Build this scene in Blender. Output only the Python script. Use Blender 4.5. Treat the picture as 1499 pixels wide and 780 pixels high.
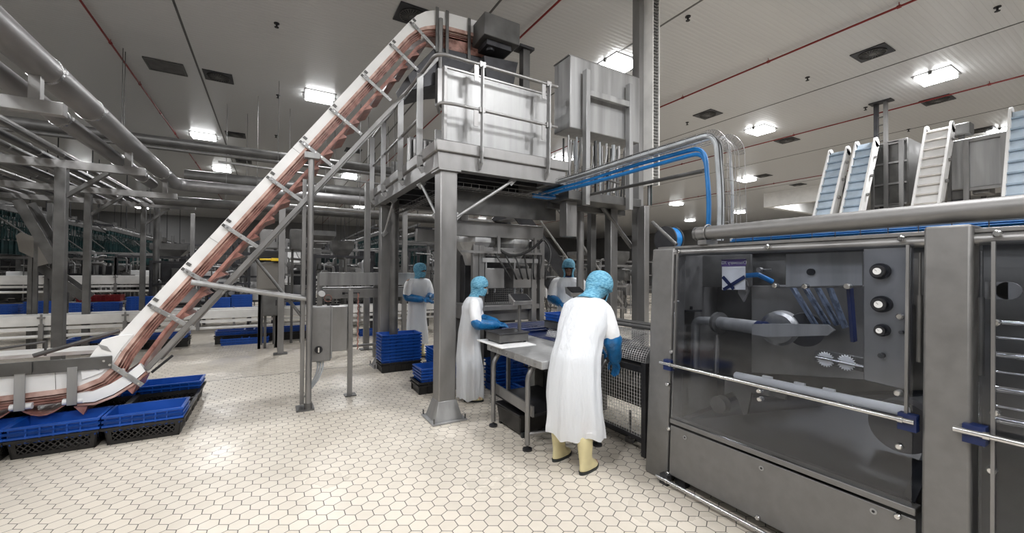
import bpy, bmesh, math, random
from math import sin, cos, pi, radians
from mathutils import Vector, Matrix, noise
random.seed(7)
for o in list(bpy.data.objects): bpy.data.objects.remove(o)
SC = bpy.context.scene; COL = SC.collection

# ---------------------------------------------------------------- camera
CX, CY, FPX, H0 = 749.5, 390.0, 600.0, 1.65
YAW, PITCH, ROLL = radians(30.3), radians(0.76), radians(0.4)
FW = Vector((sin(YAW)*cos(PITCH), cos(YAW)*cos(PITCH), sin(PITCH)))
RT0 = Vector((cos(YAW), -sin(YAW), 0)); UP0 = RT0.cross(FW)
RT = RT0*cos(ROLL)+UP0*sin(ROLL); UP = -RT0*sin(ROLL)+UP0*cos(ROLL)
cam = bpy.data.objects.new('camera', bpy.data.cameras.new('camera')); COL.objects.link(cam)
cam.data.sensor_width = 36; cam.data.lens = 36*FPX/1499
cam.matrix_world = Matrix(((RT.x, UP.x, -FW.x, 0), (RT.y, UP.y, -FW.y, 0), (RT.z, UP.z, -FW.z, H0), (0, 0, 0, 1)))
cam.data.clip_start = 0.05; cam.data.clip_end = 200
SC.camera = cam
SC.view_settings.view_transform = 'Standard'; SC.view_settings.look = 'None'
SC.view_settings.gamma = 1; SC.view_settings.use_curve_mapping = False
SC.view_settings.exposure = 0.95
W = bpy.data.worlds.new('world'); SC.world = W; W.use_nodes = True
W.node_tree.nodes['Background'].inputs[0].default_value = (0.55, 0.6, 0.7, 1)
W.node_tree.nodes['Background'].inputs[1].default_value = 0.02
LAMP_POWER = 75.0
HC = 6.0                                                         # ceiling height

# real points of the place, read off the photograph on known planes
def _ray(px, py): return FW+RT*((px-CX)/FPX)+UP*((CY-py)/FPX)
def onz(px, py, z=0.0): d = _ray(px, py); return Vector((0, 0, H0))+d*((z-H0)/d.z)
def onx(px, py, x): d = _ray(px, py); return Vector((0, 0, H0))+d*(x/d.x)
def ony(px, py, y): d = _ray(px, py); return Vector((0, 0, H0))+d*(y/d.y)

# ---------------------------------------------------------------- materials
def newmat(name):
    m = bpy.data.materials.new(name); m.use_nodes = True
    nt = m.node_tree; b = nt.nodes['Principled BSDF']; return m, nt, b
def pm(name, col, rough=.5, metal=0.0, var=.12, scale=6.0, stretch=(1, 1, 1), bump=0.0, rvar=.08, spec=.5, emit=None, dark=None, bscale=None):
    m, nt, b = newmat(name); N = nt.nodes.new; L = nt.links.new
    tc = N('ShaderNodeTexCoord'); mp = N('ShaderNodeMapping'); mp.inputs['Scale'].default_value = stretch
    L(tc.outputs['Object'], mp.inputs[0])
    nz = N('ShaderNodeTexNoise'); nz.inputs['Scale'].default_value = scale; nz.inputs['Detail'].default_value = 5
    L(mp.outputs[0], nz.inputs['Vector'])
    cr = N('ShaderNodeMix'); cr.data_type = 'RGBA'
    lo = dark or [c*(1-var*1.6) for c in col]; hi = [min(1, c*(1+var)) for c in col]
    cr.inputs[6].default_value = (*lo, 1); cr.inputs[7].default_value = (*hi, 1)
    rm = N('ShaderNodeMapRange'); rm.inputs[1].default_value = .32; rm.inputs[2].default_value = .68
    L(nz.outputs[0], rm.inputs[0]); L(rm.outputs[0], cr.inputs[0]); L(cr.outputs[2], b.inputs['Base Color'])
    rr = N('ShaderNodeMapRange'); rr.inputs[1].default_value = .3; rr.inputs[2].default_value = .7
    rr.inputs[3].default_value = max(.04, rough-rvar); rr.inputs[4].default_value = min(1, rough+rvar)
    L(nz.outputs[0], rr.inputs[0]); L(rr.outputs[0], b.inputs['Roughness'])
    b.inputs['Metallic'].default_value = metal; b.inputs['Specular IOR Level'].default_value = spec
    if bump:
        bn = N('ShaderNodeTexNoise'); bn.inputs['Scale'].default_value = bscale or scale*6; bn.inputs['Detail'].default_value = 3
        L(mp.outputs[0], bn.inputs['Vector'])
        bp = N('ShaderNodeBump'); bp.inputs['Strength'].default_value = bump; bp.inputs['Distance'].default_value = .01
        L(bn.outputs[0], bp.inputs['Height']); L(bp.outputs[0], b.inputs['Normal'])
    if emit:
        b.inputs['Emission Color'].default_value = (*emit[:3], 1); b.inputs['Emission Strength'].default_value = emit[3]
    return m
M = {}
M['steel'] = pm('steel', (.27, .265, .262), .40, .7, .12, 5, (1, 1, .35))
M['steel_b'] = pm('brushed_steel', (.36, .36, .36), .46, .6, .16, 9, (1, 1, .06), rvar=.1)
M['steel_d'] = pm('dull_steel', (.13, .128, .125), .45, .6, .15, 5)
M['steel_bead'] = pm('bead_blasted_steel', (.20, .196, .192), .5, .6, .06, 14, rvar=.05)
M['dark'] = pm('dark_metal', (.022, .022, .025), .5, .4, .2, 6)
M['darksteel'] = pm('dark_steel', (.055, .055, .06), .45, .6, .18, 6)
M['chrome'] = pm('polished_steel', (.6, .6, .6), .25, 1, .05, 6)
M['insul'] = pm('pipe_cladding', (.21, .205, .205), .45, .6, .12, 8, (1, .2, 1))
M['white'] = pm('white_plastic', (.84, .84, .835), .4, 0, .04, 4)
M['whitec'] = pm('white_conveyor', (.72, .71, .69), .45, 0, .08, 4)
M['pinkw'] = pm('stained_white_plastic', (.62, .44, .38), .4, 0, .1, 7, (1, 1, 1), dark=(.30, .15, .12))
M['pink'] = pm('wet_red_belt', (.50, .27, .22), .28, 0, .1, 7, (1, 1, 1), dark=(.07, .025, .02), bump=.3)
M['flight'] = pm('red_belt_flights', (.42, .21, .17), .35, 0, .1, 12, dark=(.22, .09, .075))
M['blue'] = pm('blue_plastic', (.003, .062, .33), .38, 0, .12, 5)
M['navy'] = pm('dark_blue_belt', (.004, .015, .08), .35, 0, .2, 5)
M['black'] = pm('black_plastic', (.010, .009, .009), .42, 0, .2, 5)
M['rubber'] = pm('black_rubber', (.02, .025, .025), .6, 0, .1, 8)
M['red'] = pm('red_paint', (.20, .010, .008), .4, 0, .1, 5)
M['yellow'] = pm('yellow_paint', (.75, .5, .02), .4)
M['teal'] = pm('teal_plastic', (.004, .026, .027), .35, .2, .3, 8)
M['cable_b'] = pm('blue_cable', (.008, .17, .48), .4)
M['cable_k'] = pm('black_cable', (.03, .03, .03), .5)
M['cable_g'] = pm('grey_cable', (.36, .38, .40), .45)
M['cable_w'] = pm('white_cable', (.8, .8, .8), .45)
M['wire'] = pm('galvanised_wire', (.55, .55, .55), .35, .5, .1, 10)
M['bed'] = pm('dark_blue_grey_belt', (.012, .014, .019), .5, 0, .05, 4)
M['armb'] = pm('blue_grey_polymer', (.10, .13, .19), .3, .2, .2, 20)
M['cleat'] = pm('cleat_shadow_blue', (.33, .42, .52), .5)  # grey-blue tone stands in for the shadow at each cleat
M['cleatw'] = pm('cleat_off_white', (.55, .52, .49), .5)  # greyer than the white belt
M['lightblue'] = pm('pale_blue_belt', (.56, .66, .76), .45, 0, .08, 6)
M['boot'] = pm('cream_rubber', (.66, .58, .33), .38, 0, .08, 7)
M['skin'] = pm('skin', (.42, .25, .18), .5, 0, .06, 12)
M['skin_d'] = pm('dark_skin', (.12, .065, .045), .5, 0, .06, 12)
M['glove'] = pm('blue_sleeve_plastic', (.008, .13, .34), .33, 0, .16, 14, bump=.9, bscale=22)
M['tray'] = pm('galvanised', (.26, .26, .25), .5, .6, .15, 8)
M['sheet'] = pm('beige_panel', (.17, .16, .145), .5, .2, .05, 6)
M['paper'] = pm('label_white', (.7, .7, .7), .5)
M['purple'] = pm('label_purple', (.10, .06, .22), .5)
M['lens'] = pm('eye', (.03, .02, .02), .1)

def net_mat(name, c0, c1, sc):
    m, nt, b = newmat(name); N = nt.nodes.new; L = nt.links.new
    tc = N('ShaderNodeTexCoord'); v = N('ShaderNodeTexVoronoi'); v.inputs['Scale'].default_value = sc
    mp = N('ShaderNodeMapping'); mp.inputs['Scale'].default_value = (1, 1, 3.2)
    L(tc.outputs['Object'], mp.inputs[0]); L(mp.outputs[0], v.inputs['Vector'])
    r = N('ShaderNodeMapRange'); r.inputs[1].default_value = .15; r.inputs[2].default_value = .7; L(v.outputs['Distance'], r.inputs[0])
    x = N('ShaderNodeMix'); x.data_type = 'RGBA'; x.inputs[6].default_value = (*c0, 1); x.inputs[7].default_value = (*c1, 1)
    L(r.outputs[0], x.inputs[0]); L(x.outputs[2], b.inputs['Base Color']); b.inputs['Roughness'].default_value = .75
    w = N('ShaderNodeTexNoise'); w.inputs['Scale'].default_value = 30; L(tc.outputs['Object'], w.inputs['Vector'])
    bp = N('ShaderNodeBump'); bp.inputs['Strength'].default_value = .9; bp.inputs['Distance'].default_value = .01
    L(w.outputs[0], bp.inputs['Height']); L(bp.outputs[0], b.inputs['Normal'])
    return m
M['net'] = net_mat('blue_hairnet', (.035, .19, .33), (.17, .42, .57), 34)

def gown_mat():
    m, nt, b = newmat('thin_white_gown'); N = nt.nodes.new; L = nt.links.new
    tc = N('ShaderNodeTexCoord'); mp = N('ShaderNodeMapping'); mp.inputs['Scale'].default_value = (9, 9, 1.6)
    L(tc.outputs['Object'], mp.inputs[0])
    n = N('ShaderNodeTexNoise'); n.inputs['Scale'].default_value = 2.6; n.inputs['Detail'].default_value = 6; n.inputs['Distortion'].default_value = .8
    L(mp.outputs[0], n.inputs['Vector'])
    bp = N('ShaderNodeBump'); bp.inputs['Strength'].default_value = .55; bp.inputs['Distance'].default_value = .03
    L(n.outputs[0], bp.inputs['Height']); L(bp.outputs[0], b.inputs['Normal'])
    b.inputs['Base Color'].default_value = (.92, .94, .97, 1); b.inputs['Roughness'].default_value = .5
    tl = N('ShaderNodeBsdfTranslucent'); tl.inputs[0].default_value = (.86, .9, .95, 1)
    m1 = N('ShaderNodeMixShader'); m1.inputs[0].default_value = .25
    tp = N('ShaderNodeBsdfTransparent'); m2 = N('ShaderNodeMixShader'); m2.inputs[0].default_value = .11
    out = nt.nodes['Material Output']
    L(b.outputs[0], m1.inputs[1]); L(tl.outputs[0], m1.inputs[2]); L(m1.outputs[0], m2.inputs[1]); L(tp.outputs[0], m2.inputs[2]); L(m2.outputs[0], out.inputs[0])
    return m
M['gown'] = gown_mat()
M['coat'] = pm('white_cotton', (.86, .87, .89), .8, 0, .04, 10, bump=.5, bscale=18)

def glass_mat(name, tint, gl=.12):
    m, nt, b = newmat(name); N = nt.nodes.new; L = nt.links.new
    nt.nodes.remove(b)
    tp = N('ShaderNodeBsdfTransparent'); tp.inputs[0].default_value = (*tint, 1)
    g = N('ShaderNodeBsdfGlossy'); g.inputs['Roughness'].default_value = .06; g.inputs[0].default_value = (.9, .9, .9, 1)
    fr = N('ShaderNodeFresnel'); fr.inputs[0].default_value = 1.45
    mx = N('ShaderNodeMixShader'); L(fr.outputs[0], mx.inputs[0]); L(tp.outputs[0], mx.inputs[1]); L(g.outputs[0], mx.inputs[2])
    L(mx.outputs[0], nt.nodes['Material Output'].inputs[0])
    return m
M['glass'] = glass_mat('smoky_polycarbonate', (.91, .93, .97))

def floor_mat():
    m, nt, b = newmat('hexagonal_tiles'); N = nt.nodes.new; L = nt.links.new
    S = .112                                                     # tile pitch
    g = N('ShaderNodeNewGeometry')
    def vm(op, a, c=None):
        n = N('ShaderNodeVectorMath'); n.operation = op
        for i, q in enumerate((a, c)):
            if q is None: continue
            if isinstance(q, tuple): n.inputs[i].default_value = q
            else: L(q, n.inputs[i])
        return n
    def ma(op, a, c=None, d=None):
        n = N('ShaderNodeMath'); n.operation = op
        for i, q in enumerate((a, c, d)):
            if q is None: continue
            if isinstance(q, (int, float)): n.inputs[i].default_value = q
            else: L(q, n.inputs[i])
        return n.outputs[0]
    R = (1.0, 1.7320508, 1.0)
    p = vm('MULTIPLY', g.outputs['Position'], (1/S, 1/S, 0)).outputs[0]
    def cell(off):
        q = vm('SUBTRACT', p, off).outputs[0] if off else p
        q = vm('DIVIDE', q, R).outputs[0]; q = vm('FRACTION', q).outputs[0]
        q = vm('SUBTRACT', q, (.5, .5, 0)).outputs[0]; return vm('MULTIPLY', q, (1.0, 1.7320508, 0)).outputs[0]
    A = cell(None); B = cell((.5, .8660254, 0))
    la = vm('LENGTH', A).outputs['Value']; lb = vm('LENGTH', B).outputs['Value']
    t = ma('LESS_THAN', la, lb)
    mx = N('ShaderNodeMix'); mx.data_type = 'VECTOR'; L(t, mx.inputs[0]); L(B, mx.inputs[4]); L(A, mx.inputs[5]); G = mx.outputs[1]
    ab = vm('ABSOLUTE', G).outputs[0]
    dt = vm('DOT_PRODUCT', ab, (.5, .8660254, 0)).outputs['Value']
    sx = N('ShaderNodeSeparateXYZ'); L(ab, sx.inputs[0])
    d = ma('MAXIMUM', dt, sx.outputs[0])
    gr = N('ShaderNodeMapRange'); gr.inputs[1].default_value = .468; gr.inputs[2].default_value = .484; L(d, gr.inputs[0])
    idv = vm('SUBTRACT', p, G).outputs[0]
    wn = N('ShaderNodeTexWhiteNoise'); wn.noise_dimensions = '2D'; L(vm('SNAP', vm('ADD', idv, (.25, .25, 0)).outputs[0], (.5, .8660254, 1)).outputs[0], wn.inputs['Vector'])
    nz = N('ShaderNodeTexNoise'); nz.inputs['Scale'].default_value = .8; nz.inputs['Detail'].default_value = 6; L(g.outputs['Position'], nz.inputs['Vector'])
    nf = N('ShaderNodeTexNoise'); nf.inputs['Scale'].default_value = 18; nf.inputs['Detail'].default_value = 4; L(g.outputs['Position'], nf.inputs['Vector'])
    v1 = ma('MULTIPLY_ADD', wn.outputs[0], .10, .86); v2 = ma('MULTIPLY_ADD', nz.outputs[0], .34, v1); v3 = ma('MULTIPLY_ADD', nf.outputs[0], .10, v2)
    v4 = ma('SUBTRACT', v3, .17)
    cc = N('ShaderNodeVectorMath'); cc.operation = 'SCALE'; cc.inputs[0].default_value = (.63, .575, .495); L(v4, cc.inputs['Scale'])
    cx = N('ShaderNodeMix'); cx.data_type = 'RGBA'; L(gr.outputs[0], cx.inputs[0]); L(cc.outputs[0], cx.inputs[6]); cx.inputs[7].default_value = (.085, .078, .07, 1)
    L(cx.outputs[2], b.inputs['Base Color'])
    # wet patches further into the hall
    sp = N('ShaderNodeSeparateXYZ'); L(g.outputs['Position'], sp.inputs[0])
    wr = N('ShaderNodeMapRange'); wr.inputs[1].default_value = 5.5; wr.inputs[2].default_value = 8.5; L(sp.outputs[1], wr.inputs[0])
    wz = N('ShaderNodeMapRange'); wz.inputs[1].default_value = .38; wz.inputs[2].default_value = .62; wz.inputs[3].default_value = .50; wz.inputs[4].default_value = .24
    L(nz.outputs[0], wz.inputs[0])
    ro = ma('SUBTRACT', wz.outputs[0], ma('MULTIPLY', wr.outputs[0], .14)); ro = ma('MAXIMUM', ro, .1)
    L(ma('MULTIPLY_ADD', gr.outputs[0], .3, ro), b.inputs['Roughness'])
    b.inputs['Specular IOR Level'].default_value = .5
    h = ma('SUBTRACT', ma('MULTIPLY', nf.outputs[0], .15), gr.outputs[0])
    bp = N('ShaderNodeBump'); bp.inputs['Strength'].default_value = .35; bp.inputs['Distance'].default_value = .004; L(h, bp.inputs['Height']); L(bp.outputs[0], b.inputs['Normal'])
    return m
def ceil_mat():
    m, nt, b = newmat('ribbed_ceiling_panels'); N = nt.nodes.new; L = nt.links.new
    g = N('ShaderNodeNewGeometry'); sp = N('ShaderNodeSeparateXYZ'); L(g.outputs['Position'], sp.inputs[0])
    w = N('ShaderNodeTexWave'); w.wave_type = 'BANDS'; w.bands_direction = 'Y'; w.inputs['Scale'].default_value = 3.6; w.wave_profile = 'TRI'
    L(g.outputs['Position'], w.inputs['Vector'])
    bp = N('ShaderNodeBump'); bp.inputs['Strength'].default_value = .5; bp.inputs['Distance'].default_value = .006
    L(w.outputs[0], bp.inputs['Height']); L(bp.outputs[0], b.inputs['Normal'])
    mr = N('ShaderNodeMapRange'); mr.inputs[1].default_value = 0; mr.inputs[2].default_value = .12; L(w.outputs[0], mr.inputs[0])
    x = N('ShaderNodeMix'); x.data_type = 'RGBA'; x.inputs[6].default_value = (.42, .42, .42, 1); x.inputs[7].default_value = (.51, .51, .51, 1)
    L(mr.outputs[0], x.inputs[0]); L(x.outputs[2], b.inputs['Base Color'])
    b.inputs['Roughness'].default_value = .34; b.inputs['Specular IOR Level'].default_value = .6
    return m
M['floor'] = floor_mat(); M['ceil'] = ceil_mat()
M['wall'] = pm('wall_panel', (.14, .14, .14), .5, 0, .05, 1)
M['farwall'] = pm('far_wall_panel', (.16, .16, .16), .5, 0, .05, 1)
M['lamp'] = pm('lamp_diffuser', (.9, .9, .9), .5, emit=(.99, 1, 1, 9.0))

# ---------------------------------------------------------------- mesh helpers
class MB:
    def __init__(s): s.bm = bmesh.new()
    def box(s, x0, x1, y0, y1, z0, z1):
        v = [s.bm.verts.new((x, y, z)) for x in (x0, x1) for y in (y0, y1) for z in (z0, z1)]
        for f in ((0, 1, 3, 2), (4, 6, 7, 5), (0, 4, 5, 1), (2, 3, 7, 6), (0, 2, 6, 4), (1, 5, 7, 3)): s.bm.faces.new([v[i] for i in f])
        return s
    def hexa(s, P):                                              # eight corners, bottom four then top four
        v = [s.bm.verts.new(p) for p in P]
        for f in ((3, 2, 1, 0), (4, 5, 6, 7), (0, 1, 5, 4), (1, 2, 6, 5), (2, 3, 7, 6), (3, 0, 4, 7)): s.bm.faces.new([v[i] for i in f])
        return s
    def beam(s, a, b, w, h, up=(0, 0, 1)):
        a, b = Vector(a), Vector(b); d = (b-a).normalized(); u = Vector(up)
        if abs(d.dot(u)) > .98: u = Vector((0, 1, 0))
        r = d.cross(u).normalized(); u = r.cross(d)
        P = [p+r*i*w/2+u*j*h/2 for p in (a, b) for i, j in ((-1, -1), (1, -1), (1, 1), (-1, 1))]
        return s.hexa(P)
    def rings(s, R, cap=True):
        prev = None
        for r in R:
            cur = [s.bm.verts.new(p) for p in r]
            if prev:
                n = len(cur)
                for i in range(n): s.bm.faces.new((prev[i], prev[(i+1) % n], cur[(i+1) % n], cur[i]))
            else: first = cur
            prev = cur
        if cap:
            s.bm.faces.new(first[::-1]); s.bm.faces.new(prev)
        return s
    def tube(s, pts, r, seg=12, cap=True):
        pts = [Vector(p) for p in pts]; n = len(pts); rs = r if isinstance(r, (list, tuple)) else [r]*n
        T = []
        for i in range(n):
            t = (pts[min(i+1, n-1)]-pts[max(i-1, 0)]); T.append(t.normalized() if t.length > 1e-9 else Vector((0, 0, 1)))
        u = Vector((0, 0, 1)) if abs(T[0].z) < .9 else Vector((0, 1, 0))
        R = []
        for i in range(n):
            u = (u-T[i]*u.dot(T[i]))
            if u.length < 1e-6: u = T[i].orthogonal()
            u.normalize(); w = T[i].cross(u)
            R.append([pts[i]+u*cos(2*pi*k/seg)*rs[i]+w*sin(2*pi*k/seg)*rs[i] for k in range(seg)])
        return s.rings(R, cap)
    def cyl(s, a, b, r, seg=16): return s.tube([a, b], r, seg)
    def sph(s, c, r, seg=12, sc=(1, 1, 1)):
        bmesh.ops.create_uvsphere(s.bm, u_segments=seg, v_segments=max(6, seg*2//3), radius=r,
                                  matrix=Matrix.Translation(Vector(c)) @ Matrix.Diagonal((*sc, 1)))
        return s
    def prism(s, poly, y0, y1, axis='y'):                       # a 2D outline pushed through a thickness
        def P(a, b, t): return (a, t, b) if axis == 'y' else ((t, a, b) if axis == 'x' else (a, b, t))
        A = [s.bm.verts.new(P(a, b, y0)) for a, b in poly]; B = [s.bm.verts.new(P(a, b, y1)) for a, b in poly]
        n = len(poly); s.bm.faces.new(A); s.bm.faces.new(B[::-1])
        for i in range(n): s.bm.faces.new((A[i], B[i], B[(i+1) % n], A[(i+1) % n]))
        return s
    def strip(s, P, Q, y0, y1):                                 # band between two x-z polylines
        n = len(P); R = []
        for i in range(n):
            R.append([(P[i][0], y0, P[i][1]), (Q[i][0], y0, Q[i][1]), (Q[i][0], y1, Q[i][1]), (P[i][0], y1, P[i][1])])
        return s.rings(R)
    def build(s, name, mat, parent=None, bev=0, origin=None, solid=0, sub=0, ang=35):
        bmesh.ops.recalc_face_normals(s.bm, faces=s.bm.faces)
        me = bpy.data.meshes.new(name)
        if parent: og = Vector(parent['_o'])
        elif origin is not None: og = Vector(origin)
        else:
            xs = [v.co for v in s.bm.verts]
            og = Vector(((min(v.x for v in xs)+max(v.x for v in xs))/2, (min(v.y for v in xs)+max(v.y for v in xs))/2, min(v.z for v in xs)))
        for v in s.bm.verts: v.co -= og
        for f in s.bm.faces: f.smooth = True
        s.bm.to_mesh(me); s.bm.free()
        me.set_sharp_from_angle(angle=radians(ang))
        me.materials.append(M[mat] if isinstance(mat, str) else mat)
        o = bpy.data.objects.new(name, me); COL.objects.link(o)
        if parent: o.parent = parent
        else: o.location = og
        o['_o'] = tuple(og)
        if bev:
            m = o.modifiers.new('bevel', 'BEVEL'); m.width = bev; m.segments = 2; m.limit_method = 'ANGLE'; m.angle_limit = radians(40)
        if solid:
            m = o.modifiers.new('solid', 'SOLIDIFY'); m.thickness = solid; m.offset = 0
        if sub:
            m = o.modifiers.new('sub', 'SUBSURF'); m.levels = sub; m.render_levels = sub
        return o
def tag(o, label, cat, group=None, kind=None):
    o['label'] = label; o['category'] = cat
    if group: o['group'] = group
    if kind: o['kind'] = kind
    return o
def thing(name, label, cat, loc, group=None):
    o = bpy.data.objects.new(name, None); COL.objects.link(o); o.location = loc; o['_o'] = tuple(loc); o.empty_display_size = .2
    return tag(o, label, cat, group)
def struct(o): o['kind'] = 'structure'; return o
def dup(root, loc, rotz=0, label=None, scale=None):
    kids = list(root.children)
    r = root.copy(); COL.objects.link(r); r.location = loc; r.rotation_euler = (0, 0, rotz)
    if scale: r.scale = scale
    if label: r['label'] = label
    for ch in kids:
        c = ch.copy(); COL.objects.link(c); c.parent = r
        for g in list(ch.children):
            d = g.copy(); COL.objects.link(d); d.parent = c
    return r
def arc(c, r, a0, a1, n=8):                                      # points of an arc in a plane (degrees)
    return [(c[0]+r*cos(radians(a0+(a1-a0)*i/n)), c[1]+r*sin(radians(a0+(a1-a0)*i/n))) for i in range(n+1)]
def bezier(a, b, c, d, n=10):
    a, b, c, d = map(Vector, (a, b, c, d))
    return [a*(1-t)**3+b*3*t*(1-t)**2+c*3*t*t*(1-t)+d*t**3 for t in [i/n for i in range(n+1)]]
def rpoly(pts, r, n=5):                                          # polyline with rounded corners
    pts = [Vector(p) for p in pts]; out = [pts[0]]
    for i in range(1, len(pts)-1):
        a, b, c = pts[i-1], pts[i], pts[i+1]; u = (a-b).normalized(); v = (c-b).normalized()
        k = min(r, (a-b).length*.45, (c-b).length*.45); p, q = b+u*k, b+v*k
        out += [p*(1-t)**2+b*2*t*(1-t)+q*t*t for t in [j/n for j in range(n+1)]]
    return out+[pts[-1]]

# ================================================================= THE SETTING
struct(MB().box(-16, 36, -7, 42, -.12, 0).build('floor', 'floor'))
struct(MB().box(-16, 36, -7, 42, HC, HC+.1).build('ceiling', 'ceil'))
struct(MB().box(-16.2, -16, -7, 42, 0, HC).build('wall_left', 'wall'))
struct(MB().box(36, 36.2, -7, 42, 0, HC).build('wall_right', 'farwall'))
struct(MB().box(-16, 36, 42, 42.2, 0, HC).build('wall_back', 'farwall'))
struct(MB().box(-16, 36, -7.2, -7, 0, HC).build('wall_front', 'wall'))
def seam(x, w=.025, name='trim_1'):
    m = MB(); m.box(x-w, x+w, -7, 42, HC-.006, HC+.002); return struct(m.build(name, 'steel_d'))
for i, x in enumerate((-1.44, 3.1, 5.85, 11.05, 16.4, 21.5)): seam(x, .018, 'trim_%d' % (i+1))
struct(MB().box(-16, 36, 7.52, 7.535, .0, .0015).build('trim_7', 'steel_d'))
# ceiling panel cross joint and the dropped white bulkhead far right
struct(MB().box(23, 23.3, 9.4, 12.3, HC-.75, HC).box(23.31, 36, 12.0, 12.3, HC-.75, HC).build('trim_8', 'white'))

# ---- ceiling fixtures
def ceiling_light(x, y, label, power=LAMP_POWER, group='lit ceiling panels'):
    t = thing('ceiling_light', label, 'ceiling light', (x, y, HC), group)
    m = MB(); w, l, z = .31, .27, HC-.07
    m.box(x-w-.04, x+w+.04, y-l-.04, y+l+.04, HC-.015, HC)
    for a in (-1, 1): m.box(x+a*(w+.05)-.02, x+a*(w+.05)+.02, y-.03, y+.03, HC-.07, HC)
    m.build('frame', 'steel_d', t)
    MB().box(x-w, x+w, y-l, y+l, HC-.085, HC-.015).build('diffuser', 'lamp', t, bev=.015)
    ld = bpy.data.lights.new('lamp_glow', 'AREA'); ld.shape = 'RECTANGLE'; ld.size = .62; ld.size_y = .54; ld.energy = power; ld.color = (.985, .99, 1)
    lo = bpy.data.objects.new('lamp_glow', ld); COL.objects.link(lo); lo.parent = t; lo.location = (0, 0, -.10)
    return t
def at6(px, py): p = onz(px, py, HC); return p.x, p.y
LIGHTS = [((468, 140), 'bright ceiling panel left of the upper half of the inclined conveyor'),
 ((298, 198), 'bright ceiling panel above the long grey pipe, at the left'),
 ((325, 247), 'bright ceiling panel seen below the long grey pipe, left'),
 ((905, 92), 'bright ceiling panel glowing behind the hanging steel control cabinet'),
 ((1113, 189), 'bright ceiling panel between two round vents right of the cable drop'),
 ((1370, 110), 'large bright ceiling panel nearest the camera at upper right'),
 ((1093, 262), 'bright ceiling panel just right of the blue cable drop'),
 ((1468, 190), 'bright ceiling panel above the steel hopper at far right'),
 ((1082, 310), 'small distant ceiling panel above the grey machine pipe'),
 ((990, 298), 'small distant ceiling panel left of the cable drop'),
 ((1185, 283), 'distant ceiling panel beside the white bulkhead'),
 ((208, 303), 'small distant ceiling panel behind the left pipe rack'),
 ((150, 318), 'faint distant ceiling panel over the shackle line'),
 ((500, 283), 'distant ceiling panel hidden behind the pipes right of the incline'),
 ((705, 322), 'distant ceiling panel glimpsed under the platform'),
 ((1010, 322), 'tiny distant ceiling panel low beside the cable drop')]
for p, lb in LIGHTS: ceiling_light(*at6(*p), lb)
for x, y in ((-5.0, 4.2), (-5.0, -2.0), (-1.9, -4.0), (3.4, -2.0), (-1.9, 6.0), (-1.9, .8), (3.6, 1.2), (.8, -3.2), (6.2, -1.6), (-7, 8), (-8.5, 15), (10.5, -2.5), (17, -2), (-6.5, 1), (9.5, 12.5), (5.2, 13), (-7, 24), (3, 20), (5, 29), (13, 22)):  # unseen panels; first four added to brighten the left ceiling and gowns
    ceiling_light(x, y, 'unseen ceiling panel adding light to the hall')

def round_vent(px, py, label, s=.27):
    x, y = at6(px, py)
    t = thing('ceiling_vent', label, 'ceiling vent', (x, y, HC), 'round swirl vents in the ceiling')
    MB().box(x-s, x+s, y-s, y+s, HC-.02, HC).build('plate', 'darksteel', t, bev=.003)
    m = MB(); m.tube([(x, y, HC-.02), (x, y, HC-.028)], .22, 28); m.build('throat', 'dark', t)
    m = MB()
    for k in range(24):
        a = 2*pi*k/24; c, d = cos(a), sin(a); e, f = cos(a+.35), sin(a+.35)
        m.beam((x+c*.07, y+d*.07, HC-.034), (x+e*.2, y+f*.2, HC-.034), .012, .01)
    m.tube([(x+.21*cos(q*pi/14), y+.21*sin(q*pi/14), HC-.034) for q in range(29)], .006, 6)
    m.cyl((x, y, HC-.028), (x, y, HC-.04), .06, 16)
    m.build('swirl_vanes', 'steel_d', t)
for p, lb in [((320, 112), 'round ceiling vent right of the seam, nearest at upper left'), ((345, 197), 'round ceiling vent beside the lit panel over the long grey pipe'),
 ((357, 236), 'round ceiling vent just below the long grey pipe'), ((517, 220), 'round ceiling vent between inclined conveyor and platform railing'),
 ((604, 22), 'round ceiling vent partly behind the top bend of the incline'), ((1277, 77), 'large round ceiling vent at upper right, nearest the camera'),
 ((1036, 167), 'round ceiling vent above the blue cable bend'), ((1372, 146), 'round ceiling vent right of the tall ceiling post'),
 ((1152, 205), 'round ceiling vent left of the tall ceiling post'), ((1117, 257), 'round ceiling vent beyond the blue cable drop'),
 ((1168, 270), 'round ceiling vent above the leftmost pale blue elevator'), ((1437, 190), 'round ceiling vent behind the white elevator head'),
 ((497, 250), 'round ceiling vent low between incline and platform')]: round_vent(*p, lb)
x, y = at6(243, 97)
t = thing('air_grille', 'rectangular light grey air grille in the ceiling at upper left', 'air grille', (x, y, HC))
m = MB()
for a in ((-.33, -.29, -.3, .3), (.29, .33, -.3, .3), (-.29, .29, -.3, -.26), (-.29, .29, .26, .3)): m.box(x+a[0], x+a[1], y+a[2], y+a[3], HC-.03, HC)
m.build('frame', 'steel_d', t); m = MB()
for k in range(14): m.beam((x-.29, y-.25+k*.038, HC-.015), (x+.29, y-.25+k*.038, HC-.015), .03, .004, up=(0, .5, 1))
m.build('louvres', 'steel_d', t)
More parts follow.
